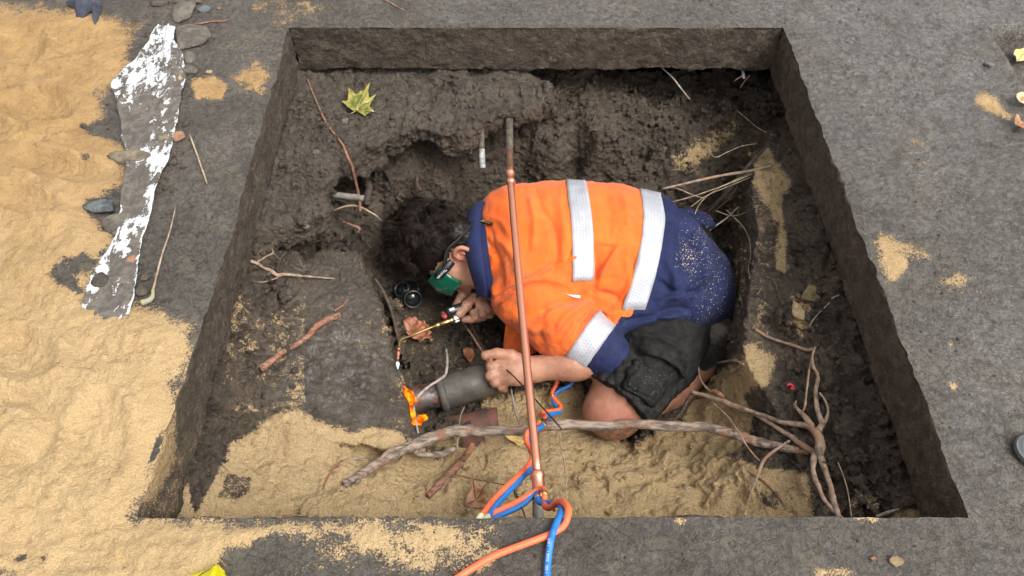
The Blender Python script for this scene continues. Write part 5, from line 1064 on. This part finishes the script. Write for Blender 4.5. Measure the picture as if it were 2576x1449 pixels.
for nm, pts, m, lab in (('gas_hose', HO, rubber('orange_rubber', (.86, .155, .055), (.74, .12, .05)), 'orange gas hose looping over the copper pipe onto the slab'), ('oxygen_hose', HB, rubber('blue_rubber', (.012, .17, .52), (.01, .12, .42)), 'blue oxygen hose twinned with the orange hose over the near edge')):
    C = cr([P(*q) for q in pts], 6); t = thing(nm, C[-20], lab, 'hose'); V, F = tube(C, .0076, 16); mk('tube', V, F, m, t)
    hb = BVHTree.FromPolygons([tuple(v) for v in V], F)
    for (bx, by, mm, L, rr) in ([(1364, 1060, BRASS, 2, .0082), (1368, 1240, BRASS, 2, .0083), (1209, 1300, simple('cream_tape', (.62, .62, .40), .6), 6, .0083), (1390, 993, BRASS, 1, .0082)] if nm == 'gas_hose' else [(1371, 1068, BRASS, 2, .0082), (1353, 1250, BRASS, 2, .0083), (1226, 1301, simple('cream_tape_pale', (.60, .60, .42), .6), 5, .0083)]):
        x, y, _ = PX(C); i = int(np.argmin((x-bx)**2+(y-by)**2)); i = min(max(i, 3), len(C)-9); V2, F2 = tube(C[i-1:i+L+1], rr, 16); mk('band', V2, F2, mm, t)
    if nm == 'oxygen_hose':
        WP = simple('white_print', (.62, .66, .70), .6)
        pp = [(1374, 1440), (1376.5, 1395), (1381, 1356)]
        seg_word('ISO 3521 150', (1371.5, 1443), (.5, -5.6), (4.2, .4), hb, .00055, 'printed_lettering', WP, t, off=.0004)
# ---- glasses, strap, goggles
GG = NB('green_shade'); GG.base((.003, .085, .05)); GG.set(Roughness=.18, Transmission_Weight=.25, IOR=1.4); GREEN = GG.m
sg = thing('safety_glasses', hd(.12, 0, .02), 'green shaded safety glasses with a black strap worn by the worker', 'glasses')
def shield():
    R = []
    for u in np.linspace(.062, -.038, 11):
        k_ = 1-.10*abs(u-.01)/.05; R.append([hd(.035+(.130*math.cos(p_)**.55)*k_, .112*math.copysign(abs(math.sin(p_))**.6, p_)*k_, u-.008) for p_ in np.linspace(-1.5, 1.5, 41)])
    R = np.array(R); N = np.cross(np.gradient(R, axis=0), np.gradient(R, axis=1)); N /= np.linalg.norm(N, axis=2, keepdims=True); N *= np.sign((N*(R-HC)).sum(2))[..., None]
    strip((R, N), 'shade', GREEN, sg, thick=.003, off=0)
shield()
for s_ in (1, -1):
    a = hd(.085, s_*.118, .035); b_ = hd(.02, s_*.108, .03); V, F = tube(cr([hd(.10, s_*.108, .04), a, hd(.05, s_*.118, .032), b_], 4), .0065, 8, ell=2.2); tm = mk('temple', V, F, BLK, sg)
    if s_ == 1:
        tb = BVHTree.FromPolygons([tuple(v) for v in V], F); WP2 = simple('white_print_bright', (.75, .76, .78), .5)
        x0, y0, _ = PX(hd(.095, .125, .036)[None]); x1, y1, _ = PX(hd(.045, .125, .030)[None]); ex = np.array([x1[0]-x0[0], y1[0]-y0[0]])/7.5
        seg_word('UNVIL', (x0[0]+ex[1]*.7, y0[0]-ex[0]*.7), ex, (-ex[1]*1.0, ex[0]*1.0), tb, .0011, 'temple_lettering', WP2, tm, off=.001)
ring = [hd(.045, .112, .045), hd(-.005, .116, .068), hd(-.05, .102, .06), hd(-.095, .065, .05), hd(-.112, 0, .045), hd(-.095, -.065, .05), hd(-.05, -.10, .06), hd(.02, -.115, .06)]
V, F = tube(cr(ring, 5), .005, 8, ell=3.0); mk('strap', V, F, simple('strap_black', (.006, .006, .007), .7), sg)
gg = thing('welding_goggles', P(1025, 745, -.72), 'black round flip up welding goggles hanging below the hair', 'goggles')
RUBB = simple('black_rubber', (.016, .016, .018), .32, var=.4, vs=30); LENS = NB('dark_lens'); LENS.base((.01, .011, .012)); LENS.set(Roughness=.08); LENS = LENS.m
for c, ax_, r in ((P(1014, 730, -.63), nrm_((-.35, -.35, .85)), .031), (P(1038, 751, -.63), nrm_((.25, -.75, .62)), .034)):
    V, F = lathe([(-.035, r*.75), (-.02, r*.95), (0, r), (.012, r*1.03), (.016, r*.98), (.014, r*.82), (.002, r*.80), (-.004, r*.78)], c, c+ax_, 30); cu_ = mk('eye_cup', V, F[:-2]+[F[-2]], RUBB, gg)
    V, F = lathe([(0, r*.82), (.003, r*.80)], c, c+ax_, 24); mk('lens', V, F, LENS, cu_)
V, F = tube(cr([P(1012, 712, -.66), P(1030, 705, -.65), P(1050, 712, -.65), P(1052, 735, -.66)], 5), .010, 8, ell=1.6); mk('bridge', V, F, RUBB, gg)
# ---- leaves
def leaf_mat(name, a, b_, vein):
    b = NB(name); n = b.noise(40, 5, .65); v = b.attr('vein'); c = b.mix(b.ramp(n, .38, .62), a, b_); c = b.mix(v, c, vein); c = b.mix(b.ramp(b.noise(160, 4, .7), .66, .74, 0, .6), c, tuple(x*.3 for x in a)); b.base(c); b.set(Roughness=.5); b.bump(b.math('ADD', n, b.math('MULTIPLY', v, .8)), .5, .004); return b.m
LG = leaf_mat('green_leaf', (.085, .11, .022), (.25, .22, .05), (.40, .34, .10)); LBn = leaf_mat('brown_leaf', (.22, .105, .05), (.36, .19, .10), (.16, .08, .05)); LO = leaf_mat('rust_leaf', (.20, .07, .035), (.31, .12, .06), (.12, .05, .03)); LY = leaf_mat('yellow_leaf', (.50, .34, .12), (.66, .48, .20), (.36, .24, .10)); LP = leaf_mat('pale_leaf', (.50, .30, .16), (.66, .44, .27), (.35, .2, .12))
def leaf(outline, z, mat, label, curl=.012, ruf=.004, tips=(), stem=None, group='fallen leaves', base=None):
    from mathutils.geometry import tessellate_polygon
    o2 = np.array(outline, float); c = o2.mean(0) if base is None else np.array(base, float); rings = 9; n = len(o2)*3; L = np.vstack([o2, o2[:1]]); L = np.array([L[int(i)]+(L[int(i)+1]-L[int(i)])*(i-int(i)) for i in np.arange(0, len(o2), 1/3)])
    px_, vn = [c], [0.]
    for k in range(1, rings+1):
        for p_ in L: px_.append(c+(p_-c)*k/rings)
    px_ = np.array(px_); R = np.linalg.norm(o2-c, axis=1).max()
    tp = [np.array(t, float) for t in tips]; d = np.full(len(px_), 99.)
    for t in tp: d = np.minimum(d, sdline(px_, [c, t]))
    vein = np.clip(1-d/1.3, 0, 1) if tp else np.zeros(len(px_))
    rr = np.linalg.norm(px_-c, axis=1)/R
    zc_ = P(*c, z) if z is not None else ground_at(*c, .012)
    if z is None:
        gs = np.array([ground_at(x, y, .004) for x, y in np.vstack([o2, c+(o2-c)*.5, c[None]])]); co = np.linalg.lstsq(np.c_[gs[:, :2], np.ones(len(gs))], gs[:, 2], rcond=None)[0]; cz = np.array([0, 0, 1.6]); V = []
        lift = min(.05, max(0, (gs[:, 2]-np.c_[gs[:, :2], np.ones(len(gs))]@co).max()))+.010
        if abs(co[0]) > .7 or abs(co[1]) > .7: co = np.array([0, 0, gs[:, 2].mean()])
        for x, y in px_:
            d_ = P(x, y, 0)-cz; t_ = (co[0]*cz[0]+co[1]*cz[1]+co[2]+lift-cz[2])/(d_[2]-co[0]*d_[0]-co[1]*d_[1]); V.append(cz+d_*t_)
        V = np.array(V)
    else: V = np.array([P(x, y, zc_[2]) for x, y in px_])
    V[:, 2] += curl*rr**2*1.0 + ruf*fbm(V, 40, 2, .5, int(c[0]) % 90) - .004*vein
    V[:, 1] -= 0
    F = []
    for k in range(rings):
        for i in range(n):
            j = (i+1) % n
            if k == 0: F.append((0, 1+i, 1+j))
            else: F.append((1+(k-1)*n+i, 1+k*n+i, 1+k*n+j, 1+(k-1)*n+j))
    N_ = len(V); V = np.vstack([V, V-np.array([0, 0, .0016])]); F += [tuple(q+N_ for q in f[::-1]) for f in F]
    s = 1+(rings-1)*n; F += [(s+i, s+i+N_, s+(i+1) % n+N_, s+(i+1) % n) for i in range(n)]
    o = mk('leaf', V, F, mat, attrs=dict(vein=np.concatenate([vein, vein]))); tag(o, label, 'leaf', group)
    if stem: A = np.array([P(x, y, zc_[2]+dz) for x, y, dz in stem]); v, f = tube(cr(A, 4), .0016, 6); mk('stalk', v, f, mat, o, attrs=dict(vein=np.full(len(v), .6)))
leaf([(877,225),(886,232),(895,238),(912,230),(934,213),(927,233),(929,247),(948,243),(940,252),(932,263),(930,272),(942,283),(930,285),(919,291),(905,283),(895,275),(885,276),(875,272),(859,258),(868,256),(875,252),(876,240)], None, LG, 'green and yellow maple leaf on the ledge', .02, .008, tips=[(877,225),(934,213),(948,243),(942,283),(859,258),(919,291)], stem=[(896,277,.0), (890,282,0), (882,286,-.004)], base=(898,272))
leaf([(1187,1193),(1193,1215),(1203,1226),(1212,1229),(1225,1218),(1220,1233),(1233,1247),(1229,1273),(1215,1283),(1192,1278),(1169,1274),(1172,1262),(1175,1249),(1187,1229),(1189,1212)], max(ground_at(x_, y_)[2] for x_ in (1180, 1197, 1215, 1228) for y_ in (1215, 1235, 1255, 1272))+.004, LBn, 'curled brown maple leaf in the sand left of the hoses', .035, .014, tips=[(1187,1193),(1225,1218),(1169,1274),(1229,1273)], base=(1197,1258))
leaf([(1269,1099),(1280,1095),(1292,1096),(1309,1099),(1316,1108),(1320,1117),(1302,1122),(1295,1113),(1284,1107)], None, LY, 'small yellow leaf tucked under the long branch', .01, .006, tips=[(1320,1117)])
leaf([(1013,813),(1018,803),(1026,797),(1036,803),(1046,799),(1056,808),(1066,806),(1072,818),(1080,822),(1078,832),(1087,838),(1080,845),(1083,854),(1070,856),(1058,863),(1050,853),(1039,854),(1030,846),(1021,840),(1022,828)], None, LO, 'large crinkled rust brown leaf below the goggles', .012, .02)
leaf([(1165,880),(1178,873),(1190,880),(1195,893),(1188,905),(1183,915),(1175,904),(1166,895)], None, LO, 'small rust leaf beyond the thumb', .01, .01)
leaf([(2547,141),(2549,133),(2552,127),(2562,124),(2574,122),(2577,116),(2580,121),(2605,122),(2612,135),(2600,150),(2580,150),(2568,155),(2557,156),(2554,142)], -.02, LY, 'flat yellow leaf in the shallow cut at the right edge', .012, .004, tips=[(2605,122),(2557,156)])
leaf([(2551,247),(2556,240),(2566,239),(2580,242),(2592,240),(2598,255),(2590,266),(2575,268),(2560,265),(2550,256)], .012, LP, 'crumpled pale brown leaf below the yellow leaf', .018, .02)
leaf([(2545,302),(2556,299),(2568,302),(2580,310),(2600,318),(2604,332),(2585,334),(2566,328),(2554,318)], .012, LBn, 'shiny folded brown leaf lowest of those at the right edge', .03, .016)
leaf([(2188,1404),(2200,1400),(2208,1405),(2198,1411)], .006, LO, 'tiny orange leaf scrap on the near mud at right', .003, .002)
# ---- stones and clods
def stone_mat(name, a, b_): return simple(name, a, .8, var=.35, vs=28, bump=1., bs=70, c2=b_)
SM = dict(grey=stone_mat('grey_stone', (.125, .112, .092), (.075, .065, .055)), brown=stone_mat('brown_stone', (.26, .14, .08), (.12, .075, .05)), blue=stone_mat('blue_stone', (.10, .115, .12), (.04, .045, .05)), sand=stone_mat('sand_lump', (.34, .25, .13), (.16, .12, .07)), dark=stone_mat('dark_clod', (.075, .062, .05), (.035, .028, .022)), tan=stone_mat('tan_stone', (.17, .14, .095), (.065, .056, .046)))
def rock(c, R, seed, mat, label, cat='stone', group='stones on the pavement', flat=.65, ang=0.):
    import bmesh
    bm = bmesh.new(); bmesh.ops.create_icosphere(bm, subdivisions=4, radius=1); V = np.array([v.co[:] for v in bm.verts]); F = [tuple(v.index for v in f.verts) for f in bm.faces]; bm.free()
    q = V+seed*3.3; V = V*(1+.30*fbm(q, 1.2, 3, .6, seed)+.14*fbm(q, 3.2, 3, .65, seed+3, True)+.05*fbm(q, 9, 3, .65, seed+5))[:, None]
    for k in range(9):
        d = nrm_(np.random.default_rng(seed*7+k).normal(size=3)); t = V@d; V = V-np.maximum(t-.70, 0)[:, None]*d*.9
    V *= 1.12
    V = V*np.array([R[0], R[1], min(R)*flat]); ca, sa_ = math.cos(ang), math.sin(ang); V = V@np.array([[ca, sa_, 0], [-sa_, ca, 0], [0, 0, 1]])
    V += np.array(c)+np.array([0, 0, min(R)*flat*.45]); return tag(mk('stone', V, F, mat), label, cat, group)
for i, (x, y, rx, ry, m, lab) in enumerate([
 (484, 97, 42, 36, 'grey', 'largest grey brown boulder beside the top of the plastic sheet'), (463, 30, 27, 36, 'grey', 'tall rough rock just above the largest boulder'), (495, 2, 17, 10, 'grey', 'dark stone cut by the top edge of the photo'),
 (514, 25, 16, 9, 'blue', 'small blue grey stone right of the tall rock'), (552, 22, 6, 5, 'brown', 'tiny orange pebble near the top of the slab'), (478, 148, 16, 15, 'grey', 'pale round stone under the largest boulder'), (477, 180, 18, 13, 'grey', 'oval stone below the pale round one'),
 (538, 95, 8, 6, 'dark', 'small dark clod right of the boulder'), (448, 200, 16, 9, 'sand', 'sand coloured lump on the plastic sheet'), (525, 181, 9, 4, 'sand', 'flat yellow lump above the sand patch'), (452, 347, 15, 11, 'brown', 'reddish brown stone at the right edge of the plastic'), (467, 314, 9, 8, 'dark', 'dark clod above the reddish stone'),
 (325, 398, 50, 17, 'tan', 'long flat rock across the plastic sheet'), (210, 318, 9, 7, 'dark', 'dark clod alone in the sand'), (413, 350, 15, 12, 'tan', 'mud covered stone in the middle of the plastic'), (257, 522, 40, 17, 'blue', 'wide bluish rock at the sand edge'), (283, 565, 27, 20, 'grey', 'rounded grey stone below the wide bluish rock'),
 (293, 588, 10, 8, 'grey', 'small stone touching the rounded grey one'), (333, 657, 13, 11, 'brown', 'smooth orange brown pebble on the plastic'), (254, 710, 20, 18, 'dark', 'squarish dark clod on the left edge of the plastic'), (368, 700, 11, 9, 'dark', 'upper dark clod beside the greenish stick end'), (360, 736, 16, 12, 'dark', 'lower dark clod beside the greenish stick end'),
 (308, 720, 10, 7, 'dark', 'flat clod right of the squarish clod'), (268, 662, 6, 7, 'sand', 'small sandy stone on the plastic rim'), (437, 412, 10, 8, 'dark', 'dark clod halfway down the plastic edge'), (462, 420, 8, 6, 'dark', 'small clod right of the halfway clod'), (2486, 163, 12, 6, 'blue', 'dark wet stone in the shallow cut at right'), (2255, 1412, 16, 8, 'sand', 'sandy lump on the near mud at right'), (400, 10, 22, 12, 'dark', 'muddy clod left of the tall rock')]):
    c = P(x, y, .004); dp = PX(c[None])[2][0]; rock(c, (rx*dp/1860, ry*dp/1860/.75), i+1, SM[m], lab, ang=-.2+.1*(i % 5), flat=.42 if rx > 25 else .6)
for i, (x, y, rx, ry, m, lab) in enumerate([(867, 307, 12, 7, 'grey', 'pale elongated stone on the ledge below the leaf'), (2040, 748, 24, 22, 'sand', 'large sandstone coloured lump in the right bank'), (2006, 785, 14, 22, 'sand', 'yellow lump left of the large one in the right bank'), (2028, 795, 11, 10, 'dark', 'dark clod under the yellow lumps'), (1990, 972, 28, 11, 'dark', 'flat dark stone marked with red paint in the right bank'), (770, 570, 8, 5, 'grey', 'white chip in the tip of the ledge'), (795, 385, 8, 6, 'grey', 'small stone in the middle of the ledge'), (1145, 905, 8, 7, 'dark', 'round dark pebble on the pit floor beyond the pipe'), (1105, 880, 9, 8, 'dark', 'dark pebble near the torch tip')]):
    c = ground_at(x, y, .004); dp = PX(c[None])[2][0]; rock(c, (rx*dp/1860, ry*dp/1860/.75), i+50, SM[m], lab, group='stones in the pit')
RP = simple('red_paint', (.60, .03, .07), .6)
V, F = tube(cr([P(1984, 966, -.33), P(1990, 962, -.33), P(1997, 966, -.33), P(1999, 974, -.335), P(1992, 972, -.335)], 4), .0035, 6, knob=.5); c_ = ground_at(1990, 972, .035); V = V-V.mean(0)+c_; tag(mk('paint_mark', V, F, RP), 'small red paint mark on the dark stone in the right bank', 'paint')
def clods():
    r = np.random.default_rng(3); import bmesh
    bm = bmesh.new(); bmesh.ops.create_icosphere(bm, subdivisions=2, radius=1); V0 = np.array([v.co[:] for v in bm.verts]); F0 = np.array([[v.index for v in f.verts] for f in bm.faces]); bm.free(); VV, FF, o = [], [], 0
    def put(c, s, k):
        nonlocal o
        V = V0*(1+.35*fbm(V0+k*2.1, 1.3, 2, .5, k % 60))[:, None]*np.array([1, .8+.4*r.random(), .7])*s+c; VV.append(V); FF.append(F0+o); o += len(V)
    k = 0
    for cx, cy, sx, sy, n, smin_, smax in ((430, 400, 30, 260, 120, .002, .008), (330, 350, 70, 260, 70, .002, .008), (1500, 20, 600, 30, 60, .002, .004), (2300, 700, 200, 400, 90, .0015, .004), (1500, 1380, 700, 50, 80, .0015, .004), (500, 600, 60, 200, 60, .002, .005), (420, 60, 60, 40, 40, .004, .012)):
        for _ in range(n):
            x, y = cx+r.normal()*sx*.6, cy+r.normal()*sy*.5; c = P(x, y, .002)
            if X0-.02 < c[0] < X1+.02 and Y0-.02 < c[1] < Y1+.02: continue
            put(c, smin_+(smax-smin_)*r.random()**2, k); k += 1
    for cx, cy, sx, sy, n, a, b_ in ((1000, 290, 250, 80, 320, .003, .011), (740, 450, 60, 120, 200, .003, .011), (1600, 330, 250, 90, 160, .004, .013), (2050, 700, 90, 320, 220, .004, .014), (680, 850, 90, 180, 130, .004, .014), (1120, 840, 110, 90, 150, .004, .012), (2150, 1150, 110, 120, 130, .003, .010), (1000, 470, 110, 60, 80, .004, .012), (1500, 1180, 500, 90, 60, .003, .007)):
        for _ in range(n):
            x, y = cx+r.normal()*sx*.7, cy+r.normal()*sy*.7; c = ground_at(x, y, .001)
            if c[2] > -.12: continue
            put(c, a+(b_-a)*r.random()**2, k); k += 1
    W_ = np.vstack(VV); wx, wy, _ = PX(W_); ins = W_[:, 2] < -.1; cs = np.where(ins, np.where(sand_of(wx, wy, PSAND) > 0, .9, -.75), np.where(sand_of(wx, wy, SANDS[:1]) > 0, .2, -.75))
    o_ = mk('clods', np.vstack(VV), np.vstack(FF), EARTH, attrs=dict(sand=cs, mud=np.full(o, .15), wet=np.full(o, .1), cut=np.zeros(o), ochre=np.zeros(o))); o_['kind'] = 'stuff'; tag(o_, 'loose crumbs of dark soil scattered about', 'soil crumbs')
clods()
# ---- white plastic sheet smeared with mud
def plastic():
    Lp = [(398,66),(372,112),(345,150),(308,185),(283,212),(292,245),(300,290),(312,360),(320,420),(312,470),(308,540),(292,600),(262,655),(235,700),(203,792)]
    Rp = [(443,70),(442,105),(462,140),(468,190),(460,240),(452,285),(440,350),(422,420),(396,480),(382,540),(362,600),(352,655),(346,705),(336,770),(322,824)]
    A = cr(Lp, 14); B = cr(Rp, 14); m = 34; R = []; k_ = np.arange(len(A))
    A = A+np.stack([7*fbm(np.c_[k_*.13, k_*0, k_*0], 1, 4, .65, 155), k_*0], 1); B = B+np.stack([6*fbm(np.c_[k_*.13, k_*0+5, k_*0], 1, 4, .65, 156), k_*0], 1)
    for i in range(len(A)):
        R.append([A[i]*(1-t)+B[i]*t for t in np.linspace(0, 1, m)])
    R = np.array(R); n = len(R); g = R.reshape(-1, 2); V = np.array([P(x, y, .004) for x, y in g]); t = np.tile(np.linspace(0, 1, m), n); s_ = np.repeat(np.linspace(0, 1, n), m)
    edge = np.minimum(t, 1-t)*m
    q = V*np.array([1, .28, 1]); V[:, 2] += .006+.007*np.abs(fbm(q, 26, 3, .6, 151))+.006*np.exp(-(edge/1.2)**2)*np.clip(fbm(V, 6, 2, .5, 152)+.5, 0, 1)
    for pts in ([(428, 72), (420, 120), (415, 180)], [(365, 135), (340, 185), (318, 235), (300, 280)], [(448, 195), (425, 240), (400, 285)], [(436, 100), (437, 150), (440, 200)]): V[:, 2] += .012*np.exp(-(sdline(g, pts)/5)**2)
    wh = .30-.16*s_+.50*np.exp(-(edge/1.6)**2)*np.clip(.6+1.6*fbm(V, 5, 2, .5, 154), 0, 1.2); wh = wh+.45*np.exp(-((g[:, 0]-355)/60)**2-((g[:, 1]-200)/75)**2)+.7*np.exp(-((g[:, 0]-425)/20)**2-((g[:, 1]-95)/40)**2)
    for (cx, cy, rx, ry, a) in ((400, 395, 40, 25, .55), (395, 415, 30, 20, .5), (385, 490, 14, 28, .8), (360, 565, 30, 20, .5), (315, 600, 12, 30, .7), (262, 690, 14, 22, 1.), (238, 725, 10, 22, 1.1), (300, 640, 30, 25, .45), (320, 700, 30, 16, .2), (345, 320, 28, 40, -.5), (370, 260, 40, 20, -.3), (340, 480, 22, 40, -.6), (305, 680, 24, 40, -.1), (212, 775, 6, 12, .9), (285, 275, 12, 6, .6), (290, 215, 14, 12, .7)): wh += a*np.exp(-((g[:, 0]-cx)/rx)**2-((g[:, 1]-cy)/ry)**2)
    i = np.arange(n*m).reshape(n, m); F = np.stack([i[:-1, :-1], i[:-1, 1:], i[1:, 1:], i[1:, :-1]], -1).reshape(-1, 4)
    V2 = V-np.array([0, 0, .0015]); b_ = np.concatenate([i[0], i[1:, -1], i[-1, ::-1][1:], i[::-1, 0][1:-1]]); o = n*m; c = np.roll(b_, -1)
    F = np.vstack([F, F[:, ::-1]+o, np.stack([b_, b_+o, c+o, c], 1)])
    b = NB('muddy_plastic'); w_ = b.attr('white'); n1 = b.noise(1, 6, .7, vec=b.stretch(52, 24, 40), dist=.4); n2 = b.noise(150, 4, .7); q = b.math('ADD', w_, b.math('MULTIPLY', b.math('SUBTRACT', n1, .5), 3.0)); q = b.math('ADD', q, b.math('MULTIPLY', b.math('SUBTRACT', n2, .5), 1.0)); q = b.ramp(q, .48, .60)
    mud = b.mix(b.ramp(b.noise(50, 5, .6), .4, .65), (.075, .066, .058), (.13, .115, .10)); b.base(b.mix(q, mud, b.mix(b.ramp(n1, .3, .7), (.46, .49, .54), (.62, .64, .66)))); b.set(Roughness=b.math('SUBTRACT', .85, b.math('MULTIPLY', q, .5))); b.bump(b.math('ADD', b.math('MULTIPLY', q, -.6), n2), .7, .006)
    tag(mk('plastic_sheet', np.vstack([V, V2]), F, b.m, attrs=dict(white=np.concatenate([wh, wh]))), 'torn white plastic sheet smeared with mud along the sand edge', 'plastic')
plastic()
# ---- sticks on the pavement and odd things at the edges
def gstick(name, pts, r, mat, label, cat='stick', group=None):
    C = cr([P(x, y, z) for x, y, z in pts], 6); V, F = tube(C, pxr(C, np.interp(np.linspace(0, 1, len(C)), np.linspace(0, 1, len(r)), r)), 8, knob=.15, kf=60); return tag(mk(name, V, F, mat), label, cat, group)
gstick('stick', [(477, 338, .02), (497, 393, .014), (521, 462, .012)], [2, 2.5, 2], PALE, 'thin straight stick on mud between the plastic and the pit')
t = thing('stick', P(385, 730, .012), 'longer brown stick with a greenish end beside the plastic', 'stick')
C = cr([P(442, 520, .012), P(427, 583, .016), P(407, 643, .02), P(385, 730, .014)], 6); V, F = tube(C, pxr(C, np.linspace(1.3, 3, len(C))), 8, knob=.1); mk('shaft', V, F, BARKP, t)
C = cr([P(385, 728, .014), P(384, 745, .016), P(375, 755, .016), P(357, 762, .014)], 5); V, F = tube(C, pxr(C, np.linspace(4, 8, len(C))), 10, knob=.35, kf=50); mk('green_end', V, F, simple('greenish_grey', (.17, .21, .18), .7, c2=(.30, .26, .13)), t)
gstick('twig', [(480, 61, .01), (510, 58, .012), (535, 54, .01), (560, 53, .012), (578, 49, .006)], [1.2, 1.8, 2, 1.6, .8], BARKR, 'thin red twig right of the largest boulder', 'twig')
gstick('twig', [(962, -4, .01), (985, 8, .012), (1000, 18, .01), (1020, 27, .006)], [1.5, 2, 1.6, 1], BARKR, 'short dark red twig at the top edge', 'twig')
NB_ = simple('dark_blue_cloth', (.022, .026, .045), .8, var=.4, vs=20, c2=(.05, .055, .075), bump=.5)
def crumple(outline, z0, h_, name, mat, label, cat, amp=.01):
    o2 = np.array(outline, float); lo, hi = o2.min(0), o2.max(0); n = 40; xs_ = np.linspace(lo[0], hi[0], n); ys_ = np.linspace(lo[1], hi[1], n); G = np.stack(np.meshgrid(xs_, ys_, indexing='ij'), -1).reshape(-1, 2); sd = sdpoly(G, o2)
    V = np.array([P(x, y, z0) for x, y in G]); k = np.clip(-sd/8, 0, 1); V[:, 2] += h_*np.sqrt(k)+amp*k*np.abs(fbm(V*np.array([1.5, .5, 1]), 26, 3, .6, 161))
    i = np.arange(n*n).reshape(n, n); Q = np.stack([i[:-1, :-1], i[:-1, 1:], i[1:, 1:], i[1:, :-1]], -1).reshape(-1, 4); Q = Q[(sd[Q] < 2).all(1)]; u, q = subset(V, Q, np.ones(len(Q), bool))
    return tag(mk(name, V[u], q, mat), label, cat)
crumple([(165, 8), (190, 2), (225, 0), (246, 6), (256, 4), (253, 25), (247, 48), (239, 62), (233, 50), (234, 25), (226, 30), (212, 43), (192, 42), (190, 20)], .012, .02, 'cloth', NB_, 'dark blue cloth half buried in sand at the top left', 'cloth', .02)
YM = NB('yellow_plastic'); YM.base(YM.mix(YM.ramp(YM.noise(30, 4, .6), .62, .75), (.80, .72, .0), (.45, .38, .02))); YM.set(Roughness=.35); YM.bump(YM.noise(18, 3, .6), .4, .01)
def bag():
    pr = [(428, 1470), (445, 1458), (480, 1446), (515, 1434), (543, 1419), (556, 1432), (568, 1448), (580, 1475)]; A = [P(x, y, .055 if i == 4 else .03) for i, (x, y) in enumerate(pr)]; R = []
    for k, t_ in enumerate(np.linspace(0, 1, 14)):
        R.append([a*(1-t_)+P(505+(x-505)*1.25, 1560, .10)*t_+np.array([0, 0, .03*math.sin(t_*2.2)+(.02*math.sin(t_*2.5) if i == 4 else 0)]) for i, ((x, y), a) in enumerate(zip(pr, A))])
    R = np.array([cr(r, 5) for r in R]); n, m = R.shape[:2]; V = R.reshape(-1, 3); D = V.copy(); D[:, 2] = .004; D[:, 1] -= .0; i = np.arange(n*m).reshape(n, m); F = np.stack([i[:-1, :-1], i[:-1, 1:], i[1:, 1:], i[1:, :-1]], -1).reshape(-1, 4); o = n*m
    b_ = np.concatenate([i[0], i[1:, -1], i[-1, ::-1][1:], i[::-1, 0][1:-1]]); c = np.roll(b_, -1); F = np.vstack([F, F[:, ::-1]+o, np.stack([b_, b_+o, c+o, c], 1)])
    t = thing('bag', V.mean(0)*np.array([1, 1, 0]), 'bright yellow plastic bag corner at the bottom edge', 'bag'); mk('shell', np.vstack([V, D]), F, YM.m, t)
    C = cr([P(500, 1450, .055), P(510, 1442, .058), P(530, 1430, .058), P(541, 1420, .058)], 4); V, F = tube(C, .0016, 6); mk('seam', V, F, simple('seam_dark', (.10, .09, .02), .7), t)
bag()
cc = P(2592, 1139, .0); V, F = lathe([(0, .040), (.012, .044), (.024, .040), (.030, .030), (.031, .012), (.0305, .001)], cc, cc+np.array([0, 0, 1.]), 48); GM = metal('grey_metal', (.32, .33, .34), (.16, .16, .16), .15); tag(mk('metal_cap', V, F, GM), 'shiny grey metal cap cut off by the right edge', 'cap')
